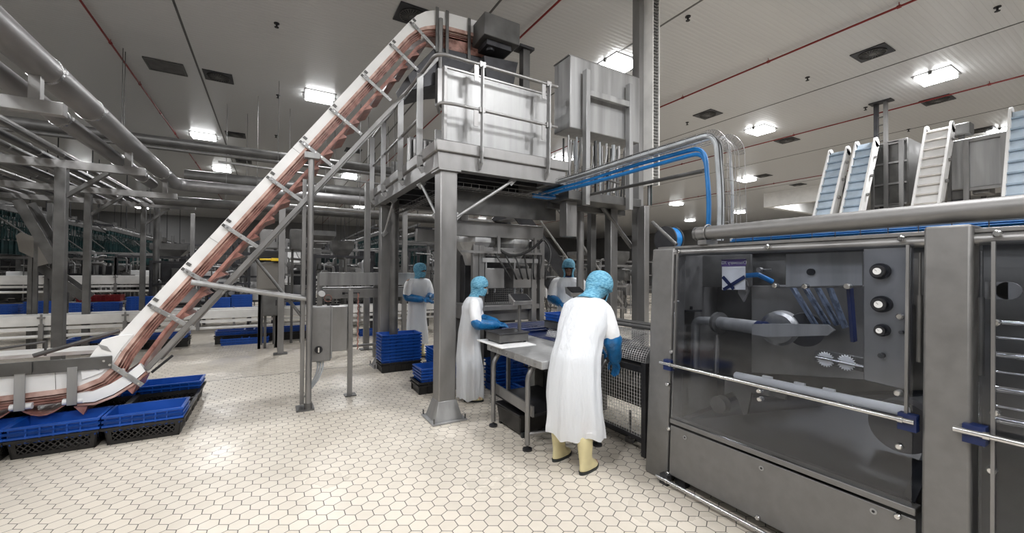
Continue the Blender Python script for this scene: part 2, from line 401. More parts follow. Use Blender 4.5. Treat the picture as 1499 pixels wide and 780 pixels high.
# sprinkler mains and heads
for i, (xx, lb) in enumerate(((-2.70, 'thin red sprinkler pipe along the ceiling at left'), (3.85, 'thin red sprinkler pipe running behind the motor box'), (8.59, 'thin red sprinkler pipe crossing the ceiling above the cable bend'), (13.83, 'thin red sprinkler pipe passing behind the tall ceiling post'), (20.5, 'distant thin red sprinkler pipe beyond the elevators'))):
    t = thing('sprinkler_pipe', lb, 'sprinkler pipe', (xx, 10, HC))
    MB().cyl((xx, -6.9, HC-.07), (xx, 41.8, HC-.07), .018, 10).build('pipe', 'red', t)
    m = MB()
    for k in range(24): yy = -5.5+k*2.0; m.cyl((xx, yy, HC-.07), (xx, yy, HC), .006, 6); m.cyl((xx, yy-.025, HC-.07), (xx, yy+.025, HC-.07), .028, 10)
    m.build('hanger_clip', 'red', t)
def sprinkler(px, py, label):
    x, y = at6(px, py); t = thing('ceiling_sprinkler', label, 'sprinkler head', (x, y, HC), 'small dark sprinkler heads')
    MB().cyl((x, y, HC), (x, y, HC-.07), .014, 8).build('stem', 'dark', t)
    MB().cyl((x, y, HC-.012), (x, y, HC), .045, 14).build('flange', 'dark', t); MB().cyl((x, y, HC-.075), (x, y, HC-.068), .035, 12).build('deflector', 'dark', t)
for p, lb in [((405, 34), 'small dark sprinkler head on ceiling left of the incline top'), ((1007, 24), 'small dark sprinkler head right of the tall cable trunk top'), ((1460, 10), 'small dark sprinkler head in the top right corner'),
 ((1182, 113), 'small dark sprinkler head below the first red pipe at right'), ((407, 139), 'small dark sprinkler head left of the bright panel by the incline'), ((1006, 179), 'small dark sprinkler head left of the round vent above cables'),
 ((1267, 157), 'small dark sprinkler head left of the tall ceiling post'), ((1330, 189), 'small dark sprinkler head left of white elevator head'), ((404, 198), 'small dark sprinkler head above long grey pipe near incline')]: sprinkler(*p, lb)

# ================================================================= PACKAGING MACHINE (right)
TL = .045
def MX(z, d=0): return 2.70+TL*z+d                               # the front leans back a little
pk = thing('packaging_machine', 'large grey steel packaging machine with smoky clear door in the right foreground', 'packaging machine', (3.2, 1.0, 0))
def front_bar(m, y0, y1, z0, z1, d0, d1):
    m.hexa([(MX(z0, d0), y0, z0), (MX(z0, d1), y0, z0), (MX(z0, d1), y1, z0), (MX(z0, d0), y1, z0), (MX(z1, d0), y0, z1), (MX(z1, d1), y0, z1), (MX(z1, d1), y1, z1), (MX(z1, d0), y1, z1)]); return m
front_bar(MB(), 2.185, 2.40, 0.0, 1.85, -.0, .16).build('corner_post', 'steel_bead', pk, bev=.012)
front_bar(MB(), .555, .715, .02, 1.885, -.03, .16).build('middle_post', 'steel_bead', pk, bev=.012)
front_bar(MB(), -1.3, -1.12, 0.0, 1.86, -.03, .16).build('near_post', 'steel_bead', pk, bev=.012)
m = MB(); m.tube([(MX(1.815, .03), 2.2, 1.815), (MX(1.815, .03), -1.15, 1.815)], .028, 14); m.build('top_rail', 'steel', pk)
MB().box(2.80, 3.0, -1.3, 2.36, 1.845, 1.865).box(3.5, 3.9, -1.3, 2.36, 1.845, 1.865).build('top_cover', 'steel_bead', pk, bev=.004)  # gap between the strips added to let light into the interior
MB().box(2.80, 3.9, 2.36, 2.39, .1, 1.845).build('end_plate', 'steel_bead', pk)
MB().box(3.62, 3.66, -1.3, 2.36, .12, 1.845).build('back_plate', 'steel_d', pk)
MB().box(2.78, 3.6, -1.3, 2.36, .10, .14).build('base_pan', 'steel_d', pk)
# lower steel panel with ledge
front_bar(MB(), .74, 2.165, .075, .455, .0, .02).build('lower_panel', 'steel_bead', pk, bev=.004)
front_bar(MB(), .74, 2.165, .475, .51, -.012, .07).build('ledge', 'steel_bead', pk, bev=.004)
front_bar(MB(), -1.1, .54, .075, .40, .0, .02).build('lower_panel', 'dark', pk, bev=.004)
for a, b in ((.755, 2.155), (-1.08, .535)):
    dr = front_bar(MB(), a, b, .515 if a > 0 else .42, 1.80, -.012, -.004).build('door_window', 'glass', pk)
    dr['label'] = 'smoky transparent door pane'
m = MB()
for y_ in (2.135, .775): front_bar(m, y_-.006, y_+.006, .9, 1.80, -.026, -.008)
front_bar(m, .485, .497, .5, 1.80, -.026, -.008)
m.build('door_edge', 'steel', pk)
# handles
def handle(y0, y1, z, d, r, blue=True):
    h = MB().tube([(MX(z, d), y0, z), (MX(z, d), y1, z)], r, 14).build('handle_bar', 'chrome', pk)
    for yy in (y0-.1, y1+.05): MB().tube([(MX(z, d), yy-.01, z), (MX(z, d), yy+.01, z)], r*1.35, 14).build('collar', 'chrome', h)
    for yy in (y0-.06, y1+.03): front_bar(MB(), yy-.035, yy+.035, z-.05, z+.03, d+.008, .0).build('clamp', 'navy' if blue else 'darksteel', h)
handle(2.24, .735, .935, -.055, .013)
handle(.60, -1.1, .955, -.07, .013)
handle(2.24, -1.1, .045, -.055, .014, False)
# gas struts
for yy, z0, z1 in ((.735, 1.22, 1.76), (.53, 1.20, 1.76)):
    g = MB().tube([(MX(z0, -.0), yy, z0), (MX(1.55, -.0), yy, 1.55)], .011, 12).tube([(MX(1.55, 0), yy, 1.55), (MX(z1, 0), yy, z1)], .006, 10).build('gas_strut', 'steel_d', pk)
# bolts and locks
for px, py in [(994, 368), (1124, 361), (1320, 349), (990, 442), (984, 515), (1135, 418), (1179, 419), (1241, 419), (1318, 463), (1460, 342), (1458, 472), (978, 562), (980, 627), (978, 692), (1112, 572), (1113, 584), (1315, 575), (1317, 653), (1457, 604), (1452, 688), (1110, 757), (1315, 755)]:
    p = onx(px, py, 2.70); p = onx(px, py, MX(p.z))
    b = MB().tube([(p.x+.02, p.y, p.z), (p.x-.014, p.y, p.z), (p.x-.02, p.y, p.z)], [.0155, .0155, .011], 14).build('bolt_head', 'chrome', pk)
for px, py in [(1115, 685), (1279, 748), (1003, 640)]:
    p = onx(px, py, 2.70); p = onx(px, py, MX(p.z))
    b = MB().cyl((p.x+.01, p.y, p.z), (p.x-.006, p.y, p.z), .015, 16).build('lock', 'steel_b', pk)
    MB().cyl((p.x-.004, p.y, p.z), (p.x-.0075, p.y, p.z), .007, 10).build('keyhole', 'dark', b)
# tube feet under the near corner
for q in ((2.74, 2.80, 2.05, 2.14), (2.78, 3.6, 2.2, 2.3), (2.8, 3.6, -.9, -.8)): MB().box(*q, 0, .1).build('foot_bracket', 'dark', pk)
# --- what is seen behind the pane
I = 3.02
def ip(px, py, x=I): return onx(px, py, x)
def plate_px(pts, x, th, name, mat, bev=.003, par=None):
    m = MB(); P = [onx(a, b, x) for a, b in pts]
    m.prism([(p.y, p.z) for p in P], x, x+th, 'x'); return m.build(name, mat, par or pk, bev=bev)
cp = plate_px([(1264, 362), (1334, 358), (1330, 572), (1264, 556)], 2.80, .03, 'control_plate', 'steel', .004)
for i, (px, py, r) in enumerate([(1290, 397, .034), (1292, 445, .035), (1293, 483, .026)]):
    p = onx(px, py, 2.80)
    g = MB().cyl((2.80, p.y, p.z), (2.775, p.y, p.z), r*1.25, 22).cyl((2.775, p.y, p.z), (2.745, p.y, p.z), r*.9, 22).build('gauge', 'dark', cp)
    MB().cyl((2.7449, p.y, p.z), (2.743, p.y, p.z), r*.52, 20).build('dial', 'paper', g); MB().beam((2.7425, p.y, p.z), (2.7425, p.y+r*.3, p.z+r*.3), .001, .004, up=(1, 0, 0)).build('needle', 'dark', g)
for px, py, r in ((1292, 520, .014), (1321, 486, .009)):
    p = onx(px, py, 2.80); MB().cyl((2.80, p.y, p.z), (2.775, p.y, p.z), r, 14).build('knob', 'steel_d', cp)
plate_px([(1150, 372), (1263, 368), (1263, 418), (1150, 420)], 2.96, .02, 'upper_plate', 'steel_b')
plate_px([(1100, 418), (1330, 418), (1330, 560), (1100, 545)], 3.45, .02, 'inner_panel', 'steel')
plate_px([(985, 375), (1100, 372), (1100, 420), (985, 420)], 3.40, .02, 'inner_panel', 'steel_d')
# round hole plate
p = ip(1187, 398, 2.95); MB().cyl((2.96, p.y, p.z), (2.94, p.y, p.z), .021, 20).build('round_plug', 'dark', pk)
# rod with rollers
a, b = ip(1135, 419), ip(1262, 419); m = MB().cyl(a, b, .010, 12)
m.build('cross_rod', 'steel', pk)
# printed label
lab = plate_px([(1057, 379), (1091, 378), (1091, 424), (1057, 424)], 2.90, .004, 'warning_label', 'paper', 0)
plate_px([(1056, 380), (1092, 379), (1092, 389), (1056, 390)], 2.894, .003, 'label_header', 'purple', 0, lab)
def txt(s, px, py, x, size, mat, par, flip=False):
    c = bpy.data.curves.new('lettering', 'FONT'); c.body = s; c.size = size; c.extrude = .0006; c.align_x = 'CENTER'; c.align_y = 'CENTER'
    tc_ = bpy.data.objects.new('lettering', c); COL.objects.link(tc_); bpy.context.view_layer.update()
    me = bpy.data.meshes.new_from_object(tc_.evaluated_get(bpy.context.evaluated_depsgraph_get())); bpy.data.objects.remove(tc_); me.materials.clear(); me.materials.append(M[mat])
    o = bpy.data.objects.new('lettering', me); COL.objects.link(o); p = onx(px, py, x)
    o.parent = par; o.location = p-Vector(par['_o']); o.rotation_euler = (pi/2, 0, -pi/2)
    if flip: o.scale = (-1, 1, 1)
    return o
txt('Discovery X0', 1074, 384.5, 2.891, .034, 'paper', lab, True)
m = MB()
for q in ((((1058, 405), (1074, 423))), ((1090, 405), (1059, 424))):
    A, B = onx(*q[0], 2.89), onx(*q[1], 2.89); m.beam(A, B, .004, .024, up=(0, 0, 1))
m.build('cross_mark', 'navy', lab)
# piping at left
p0, p1, p2 = ip(1008, 468, 3.2), ip(1052, 470, 3.2), ip(1018, 545, 3.2)
m = MB(); m.tube(rpoly([p2, (3.2, p2.y, p0.z), p1], .05, 6), .035, 18); m.build('elbow_pipe', 'steel_b', pk)
A = ip(1052, 472, 3.15); B = ip(1112, 480, 3.05)
m = MB(); m.tube([A, B], .05, 20); m.build('motor_tube', 'steel_b', pk)
d = (B-A).normalized(); MB().tube([A-d*.01, A+d*.02], .085, 24).build('flange', 'steel_d', pk)
MB().tube([B-d*.01, B+d*.05, B+d*.06], [.052, .052, .03], 20).build('motor_cap', 'navy', pk)
MB().tube([ip(1050, 490, 3.2), ip(1048, 545, 3.2)], .02, 12).build('drain_pipe', 'steel', pk)
p = ip(1012, 455, 3.2); MB().cyl(p, p+Vector((0, 0, .012)), .09, 20).cyl(p, p+Vector((0, 0, .04)), .012, 10).build('valve_plate', 'dark', pk)
# drum, cranked arm, link arms
p = ip(1145, 478, 3.25)
dm = MB().tube([(3.25, p.y, p.z), (3.10, p.y-.05, p.z+.0), (3.09, p.y-.05, p.z)], [.12, .12, .10], 30).build('film_drum', 'steel_b', pk)
MB().tube([(3.3, p.y-.13, p.z), (3.2, p.y-.17, p.z)], .115, 28).build('film_drum', 'darksteel', pk)
m = MB(); A, B = ip(1105, 480), ip(1222, 482)
m.prism([(A.y, A.z-.045), (A.y, A.z+.03), (A.y-.15, A.z+.05), (B.y+.02, B.z+.03), (B.y-.015, B.z+.0), (B.y+.02, B.z-.04), (A.y-.1, A.z-.05)], 2.98, 3.0, 'x')
m.build('crank_arm', 'steel_b', pk, bev=.003)
for a_, b_ in (((1160, 420), (1195, 478)), ((1178, 420), (1212, 476)), ((1196, 420), (1226, 476)), ((1214, 420), (1238, 480)), ((1244, 422), (1250, 500))):
    A, B = ip(*a_, 3.06), ip(*b_, 3.08); m = MB(); m.beam(A, B, .02, .05, up=(1, 0, 0)).beam(A-Vector((.014, 0, 0)), B-Vector((.014, 0, 0)), .006, .02, up=(1, 0, 0)); m.build('link_arm', 'armb' if a_[0] < 1240 else 'navy', pk, bev=.003)
# blue hose fitting
m = MB(); m.tube([ip(1083, 404, 3.0), ip(1110, 402, 3.0), ip(1130, 412, 3.1)], .018, 10); m.build('air_hose', 'cable_b', pk)
p = ip(1082, 404, 2.98); MB().cyl(p, p+Vector((-.02, 0, 0)), .02, 14).build('hose_fitting', 'steel', pk)
p = ip(1114, 395, 2.98); MB().cyl(p, p+Vector((-.03, 0, 0)), .018, 14).cyl(p, p+Vector((0, -.07, 0)), .007, 8).build('clamp_bolt', 'steel', pk)
plate_px([(1080, 418), (1092, 410), (1096, 425), (1088, 442), (1080, 430)], 2.97, .02, 'bracket', 'steel')
# toothed wheels on a shaft
for px, py in ((1208, 526), (1238, 531)):
    p = ip(px, py, 2.98); pts = []
    for k in range(40): r = .048 if k % 2 else .036; pts.append((p.y+r*cos(k*pi/20), p.z+r*sin(k*pi/20)))
    MB().prism(pts, 2.98, 2.99, 'x').build('toothed_wheel', 'white', pk)
A, B = ip(1194, 522, 2.96), ip(1265, 537, 2.96); MB().cyl(A, B, .01, 12).build('wheel_shaft', 'chrome', pk)
plate_px([(1192, 514), (1200, 512), (1266, 524), (1266, 545), (1200, 532), (1192, 528)], 3.0, .02, 'wheel_housing', 'steel_d')
# big roller and sloping bed
A, B = ip(1076, 549, 2.90), ip(1330, 603, 2.90); MB().tube([A, A+(B-A)*.01, B], [.02, .027, .027], 18).build('roller', 'white', pk)
for f_ in (.24, .45, .62): p = A+(B-A)*f_+Vector((0, 0, .028)); MB().box(p.x-.01, p.x+.01, p.y-.03, p.y+.03, p.z-.01, p.z+.012).build('roller_clip', 'white', pk)
m = MB(); m.hexa([(2.78, .76, .50), (3.6, .76, .95), (3.6, 2.15, .55), (2.78, 2.15, .48), (2.78, .76, .515), (3.6, .76, .965), (3.6, 2.15, .565), (2.78, 2.15, .495)])
m.build('sloping_bed', 'bed', pk)
p = ip(1053, 592, 3.05); MB().cyl((3.1, p.y, p.z), (3.03, p.y, p.z), .065, 24).build('cam_disc', 'steel_d', pk)
plate_px([(1060, 578), (1072, 574), (1080, 585), (1088, 608), (1094, 606), (1100, 575), (1150, 585), (1150, 560), (1060, 555)], 2.98, .02, 'hook_plate', 'steel_d')
p = ip(1330, 610, 3.0); MB().cyl((3.05, p.y+.02, p.z-.05), (2.95, p.y+.02, p.z-.05), .14, 28).build('unwind_drum', 'darksteel', pk)
# right bay bars
for i, (z, r) in enumerate(((1.43, .012), (1.36, .006), (1.28, .014), (1.20, .006), (1.12, .016), (1.04, .006), (.98, .018))):
    MB().cyl((2.93, .52, z), (2.93, -1.1, z+.02), r, 12).build('feed_bar', 'chrome', pk)
MB().cyl((2.88, .47, 1.58), (2.9, .47, 1.58), .04, 20).box(2.88, 2.9, .47, .54, 1.54, 1.62).build('round_plate', 'steel', pk)
MB().box(2.9, 2.95, .3, .42, .45, .62).build('sensor', 'navy', pk)

# big pipe on the machine and its bracket
t = thing('exhaust_pipe', 'thick grey pipe lying along the top of the packaging machine', 'pipe', (2.95, 1, 1.9))
A = Vector((2.85, 2.02, 1.955)); B = Vector((2.85, -1.4, 1.955))
MB().tube([A, B], .052, 24).build('pipe', 'steel_bead', t)
MB().tube([A+Vector((0, .012, 0)), A-Vector((0, .01, 0))], .056, 24).build('end_cap', 'steel_d', t)
MB().tube([(2.85+.062*cos(q), 1.93, 1.955+.062*sin(q)) for q in [radians(a) for a in range(-90, 271, 20)]], .006, 8).box(2.78, 2.92, 1.9, 1.97, 1.866, 1.90).build('pipe_clamp', 'steel', t)
# cable tray on machine top
def cable_tray(name, label, pts, w, cols, rung=.12, side=.05, par_r=.0025, flat=(0, 0, 1)):
    t = thing(name, label, 'cable tray', pts[0]); m = MB(); P = [Vector(p) for p in pts]
    for i in range(len(P)-1):
        a, b = P[i], P[i+1]; d = (b-a).normalized(); r = Vector((1, 0, 0)) if abs(d.x) < .5 else Vector((0, 1, 0))
        up = d.cross(r).normalized()
        if up.z < -.1: up = -up
        for s_ in (-1, -.5, 0, .5, 1): m.cyl(a+r*s_*w/2, b+r*s_*w/2, par_r, 5)
        for s_ in (-1, 1): m.cyl(a+r*s_*w/2+up*side, b+r*s_*w/2+up*side, par_r, 5)
        n = max(2, int((b-a).length/rung))
        for k in range(n+1):
            c = a+(b-a)*k/n; m.tube([c-r*w/2+up*side, c-r*w/2, c+r*w/2, c+r*w/2+up*side], par_r, 5)
    m.build('wire_basket', 'steel', t)
    return t
ct = cable_tray('cable_tray', 'wire cable tray of blue cables along the packaging machine top', [(2.985, 1.75, 1.872), (2.985, -1.3, 1.872)], .16, None)
for k in range(9):
    x0 = 2.92+k*.016; pts = [(x0+.004*sin(j*1.7+k), 1.80-j*.28, 1.885+.012*((k*7+j*3) % 3)) for j in range(12)]
    MB().tube(pts, .006, 6).build('cable', ('cable_b', 'cable_b', 'cable_g')[k % 3], ct)

# ================================================================= PLATFORM with tank
PX0, PX1, PY0, PY1 = 1.55, 3.30, 4.27, 7.5
pf = thing('work_platform', 'raised grey steel platform on square columns over the filling station', 'platform', (2.4, 5.5, 0))
m = MB(); m.box(PX0, PX1, PY0, PY0+.12, 2.79, 3.0).box(PX0, PX0+.12, PY0+.121, PY1-.121, 2.79, 3.0).box(PX1-.12, PX1, PY0+.121, PY1-.121, 2.79, 3.0).box(PX0, PX1, PY1-.12, PY1, 2.79, 3.0)
m.build('edge_beam', 'steel', pf, bev=.004)
m = MB(); m.box(PX0-.03, PX1+.03, PY0-.03, PY0+.02, 2.97, 3.10).box(PX0-.03, PX0+.02, PY0+.021, PY1, 2.97, 3.10); m.build('toe_board', 'steel', pf, bev=.012)
m = MB(); m.box(PX0+.1, PX1-.1, PY0+.1, PY1-.1, 2.95, 3.0)
for k in range(6): m.box(PX0+.1, PX1-.1, PY0+.5+k*.5, PY0+.56+k*.5, 2.84, 2.96)
m.build('deck_plate', 'darksteel', pf)
def column(x, y, foot, w=.1, z1=2.79):
    c = MB().box(x-w, x+w, y-w, y+w, .02, z1).build('column', 'steel', pf, bev=.012)
    if foot:
        s = .16; m = MB(); m.hexa([(x-s, y-s, .02), (x+s, y-s, .02), (x+s, y+s, .02), (x-s, y+s, .02), (x-w-.005, y-w-.005, .22), (x+w+.005, y-w-.005, .22), (x+w+.005, y+w+.005, .22), (x-w-.005, y+w+.005, .22)])
        m.box(x-.2, x+.2, y-.2, y+.2, 0, .02)
        m.build('foot_shroud', 'steel_b', c, bev=.003); m = MB()
        for a in (-1, 1):
            for b in (-1, 1): m.cyl((x+a*.18, y+b*.18, .02), (x+a*.18, y+b*.18, .07), .009, 8)
        m.build('anchor_bolt', 'steel_d', c)
    MB().box(x-w-.03, x+w+.03, y-w-.03, y+w+.03, z1-.02, z1).build('cap_plate', 'steel', c)
column(1.69, 4.39, True); column(1.69, 7.32, True, .085); MB().box(3.42, 3.60, 4.40, 4.56, 2.14, 2.62).build('drop_post', 'steel', pf, bev=.008); column(3.16, 7.3, False, .085)
# braces
def brace(a, b):
    c = MB().tube([a, b], .018, 12).build('brace', 'steel_b', pf)
    for p in (a, b): p = Vector(p); MB().beam(p-Vector((.04, 0, .04)), p+Vector((.04, 0, .04)), .01, .07).build('gusset', 'steel_b', c, bev=.004)
brace((1.80, 4.35, 2.27), ony(750, 265, 4.35)); brace((1.62, 4.5, 2.30), onx(617, 270, 1.62)); brace((1.66, 7.2, 2.3), (1.66, 6.6, 2.78))
# railings
def rail_post(x, y, dx, dy, z1=3.98):                            # flat bar bent at the foot, outside the toe board
    P = [(x+dx*.0, y+dy*.0, 2.86), (x+dx*.045, y+dy*.045, 2.93), (x+dx*.055, y+dy*.055, 3.05), (x+dx*.055, y+dy*.055, z1)]
    m = MB()
    for a, b in zip(P, P[1:]): m.beam(a, b, .05 if dx else .012, .012 if dx else .05, up=(0, 1, 0) if False else (dx, dy, 0))
    m.build('railing_post', 'steel_b', pf)
m = MB()
topz, midz = 4.02, 3.50
m.tube(rpoly([(PX0-.04, PY1+.0, topz), (PX0-.04, PY0-.05, topz), (3.12, PY0-.05, topz)], .13, 6), .021, 14)
m.build('top_rail', 'steel', pf)
m = MB(); m.tube([(PX0-.04, PY1, midz), (PX0-.04, PY0+.5, midz)], .018, 12)
m.tube(rpoly([(PX0-.04+.1, PY0+.15, midz-.05), (PX0-.02, PY0+.0, midz), (PX0+.15, PY0-.05, midz), (3.12, PY0-.05, midz)], .08, 5), .018, 12); m.build('middle_rail', 'steel', pf)
for y_ in (PY1-.05, 6.6, 5.6, 4.75): 
    m = MB(); P = [(PX0, y_, 2.84), (PX0-.05, y_, 2.90), (PX0-.06, y_, 3.02), (PX0-.06, y_, topz-.02)]
    m.tube([Vector(p) for p in P], .001, 4) if False else None
    for a, b in zip(P, P[1:]): m.beam(Vector(a)-Vector((0, 0, .004)), Vector(b)+Vector((0, 0, .004)), .014, .075, up=(1, 0, 0))
    m.build('railing_post', 'steel_b', pf)
for x_ in (2.05, 2.98):
    m = MB(); P = [(x_, PY0, 2.84), (x_, PY0-.05, 2.90), (x_, PY0-.065, 3.02), (x_, PY0-.065, topz-.02)]
    for a, b in zip(P, P[1:]): m.beam(Vector(a)-Vector((0, 0, .004)), Vector(b)+Vector((0, 0, .004)), .016, .06, up=(0, 1, 0))
    rp = m.build('railing_post', 'steel_b', pf); m = MB()
    for z_ in (topz, midz): m.box(x_-.035, x_+.035, PY0-.075, PY0-.02, z_-.03, z_+.03); m.box(x_-.1, x_-.045, PY0-.06, PY0-.05, z_-.2, z_)
    m.build('rail_clip', 'steel', rp)
# splash wall
sw = thing('steel_tank', 'tall brushed steel tank wall standing behind the platform railing', 'tank', (2.4, 4.9, 3.1))
MB().box(1.68, 3.12, 4.42, 4.45, 3.12, 3.99).build('front_wall', 'steel_b', sw, bev=.004)
MB().box(1.66, 1.70, 4.40, 4.47, 3.0, 4.0).box(3.10, 3.14, 4.40, 4.47, 3.0, 4.05).box(1.68, 3.12, 4.41, 4.46, 3.98, 4.005).build('edge_trim', 'steel', sw, bev=.004)
MB().box(2.2, 3.12, 4.45, 6.2, 3.0, 3.1).box(3.08, 3.11, 4.45, 6.2, 3.1, 3.9).box(2.2, 3.11, 6.2, 6.23, 3.1, 3.9).build('inner_walls', 'steel_d', sw)
m = MB().box(2.0, 2.7, 6.9, 6.95, 3.0, 3.95)
m.build('rear_panel', 'steel_d', sw)
m = MB()
for k in range(9): m.box(1.95+k*.09, 1.985+k*.09, 6.84, 6.9, 3.0, 3.9)
m.build('rear_ribs', 'steel', sw)
# under-deck machinery: multi-head filler
fl = thing('filling_machine', 'dark steel filling machine with hoppers under the platform', 'filling machine', (3.1, 5.6, 0))
MB().box(1.95, 3.42, 4.95, 5.05, 2.12, 2.32).build('hopper_beam', 'steel', fl, bev=.004); MB().box(1.95, 3.45, 6.3, 6.4, 2.12, 2.32).build('hopper_beam', 'steel', fl, bev=.004)
MB().box(1.9, 3.5, 4.75, 4.8, 2.38, 2.72).build('skirt_panel', 'steel_d', fl)
for cx in (2.45, 3.05):
    m = MB(); R = []
    for z, r in ((2.25, .30), (2.05, .30), (1.88, .16), (1.74, .12)): R.append([(cx+r*cos(pi/8+k*pi/4), 5.25+r*sin(pi/8+k*pi/4), z) for k in range(8)])
    m.rings(R, False); hp = m.build('hopper', 'steel_b', fl, solid=.01)
    MB().box(cx-.34, cx+.34, 4.93, 4.95, 1.9, 1.93).box(cx+.2, cx+.24, 4.92, 4.95, 1.9, 2.14).build('clamp_bar', 'steel', hp)
for cx in (2.50, 2.95):
    b = MB().box(cx, cx+.3, 5.0, 5.25, 1.42, 1.70).build('drive_box', 'steel', fl, bev=.008)
    MB().box(cx-.05, cx+.4, 4.98, 5.02, 1.78, 1.84).box(cx, cx+.02, 4.99, 5.02, 1.7, 1.8).build('drive_bracket', 'steel_b', b)
    MB().cyl((cx+.08, 5.1, 1.42), (cx+.08, 5.1, 1.34), .02, 10).cyl((cx+.2, 5.1, 1.42), (cx+.2, 5.1, 1.36), .015, 10).build('nozzle', 'chrome', b)
m = MB()
for x_ in (2.36, 2.45, 3.30, 3.44): m.box(x_-.04, x_+.04, 5.0, 5.08, 0, 2.1)
for z_ in (1.95, 1.15, .9): m.box(2.36, 3.48, 5.01, 5.07, z_-.035, z_+.035)
for y_ in (5.9, 6.6): m.box(2.42, 2.5, y_-.04, y_+.04, 0, 2.1); m.box(3.40, 3.48, y_-.04, y_+.04, 0, 2.1)
m.build('frame', 'steel', fl, bev=.004)
m = MB()
for k in range(22): m.cyl((2.5, 5.3, 1.0+k*.03), (3.3, 5.3, 1.0+k*.03), .003, 4); m.cyl((2.5+k*.036, 5.3, 1.0), (2.5+k*.036, 5.3, 1.66), .003, 4)
m.build('mesh_guard', 'steel_d', fl)
MB().box(2.4, 3.44, 5.1, 5.9, .95, 1.18).build('chest', 'steel', fl, bev=.01)
MB().box(2.5, 3.4, 5.7, 6.6, .3, 1.9).build('dark_housing', 'darksteel', fl, bev=.01)
m = MB()
for i in range(7):
    a = (2.6+i*.18, 5.3, 2.15); b = (2.9+i*.1, 5.0, 1.55); m.tube(bezier(a, (a[0], 4.9, 1.9), (b[0]-.2, 4.8, 1.7), b), .012, 8)
m.tube(bezier(onx(795, 350, 3.0), (3.0, 4.5, 2.0), (2.9, 4.8, 1.75), (2.7, 4.95, 1.95)), .02, 8)
m.build('hose', 'cable_k', fl)
# cable tray under the deck
ct2 = cable_tray('cable_tray', 'wire cable tray hanging under the front edge of the platform', [(1.85, 4.60, 2.66), (3.5, 4.60, 2.66)], .2, None, .1)
ct3 = cable_tray('cable_tray', 'wire cable tray under the left side of the platform', [(1.85, 4.75, 2.62), (1.85, 7.1, 2.62)], .2, None, .12)
MB().tube([(3.0, 4.6, 2.68), (3.2, 4.58, 2.67), (3.45, 4.6, 2.7)], .03, 8).build('cable', 'cable_b', ct2)
MB().tube([(1.9, 4.62, 2.67), (3.0, 4.62, 2.67)], .02, 8).build('cable', 'cable_k', ct2)
MB().tube([(1.85, 4.8, 2.64), (1.85, 7.0, 2.64)], .018, 8).build('cable', 'cable_k', ct3)

# ================================================================= CONTROL CABINET and frame
cb = thing('control_cabinet', 'steel control cabinet hung high on posts right of the tank', 'cabinet', (4.0, 4.5, 2.7))
m = MB(); m.box(3.39, 4.70, 4.30, 4.66, 3.58, 4.55); m.build('body', 'steel_b', cb, bev=.012)
MB().box(3.38, 4.71, 4.31, 4.67, 4.55, 4.565).build('top_lip', 'steel', cb, bev=.004)
m = MB(); m.box(3.57, 3.64, 4.18, 4.26, 2.55, 4.36).box(4.37, 4.44, 4.18, 4.26, 2.55, 4.36).box(3.6, 4.4, 4.19, 4.24, 4.02, 4.10); m.build('hanging_frame', 'steel_b', cb, bev=.004)
for k in range(22):
    x_ = 3.44+(k % 11)*.115+random.uniform(-.03, .03); y_ = 4.38+(k//11)*.14; r = random.choice((.014, .02, .026))
    zb = random.choice((2.7, 2.75, 2.8)); MB().tube([(x_, y_, 3.5), (x_, y_, 3.35), (x_+random.uniform(-.12, .12), y_, zb)], r, 8).build('conduit', random.choice(('steel', 'cable_g', 'steel', 'cable_k')), cb)
MB().box(3.36, 4.72, 4.28, 4.75, 2.62, 2.74).build('shelf_beam', 'steel_d', cb, bev=.005)
m = MB(); 
for k in range(9): m.cyl((3.5+k*.13, 4.33, 2.74), (3.5+k*.13, 4.33, 3.1), .012, 8)
m.build('gland_row', 'steel_d', cb)
# vertical cable trunk to the ceiling
tk = thing('cable_riser', 'tall perforated cable trunk rising to the ceiling beside the cabinet', 'cable trunk', (5.0, 4.5, 0))
m = MB(); m.box(4.82, 4.92, 4.42, 4.56, 0, HC); m.build('post', 'steel', tk, bev=.004)
m = MB(); m.box(4.98, 5.0, 4.30, 4.5, 3.0, HC).box(5.12, 5.14, 4.30, 4.5, 3.0, HC).box(4.98, 5.14, 4.5, 4.52, 3.0, HC); m.build('channel', 'whitec', tk)
m = MB()
for k in range(60): m.box(5.0, 5.12, 4.31, 4.33, 3.02+k*.049, 3.04+k*.049)
m.build('rungs', 'tray', tk)
for k in range(4): MB().tube([(5.02+k*.026, 4.42, 2.7), (5.02+k*.026, 4.42, HC)], .010, 6).build('cable', ('cable_k', 'cable_g', 'cable_k', 'teal')[k], tk)
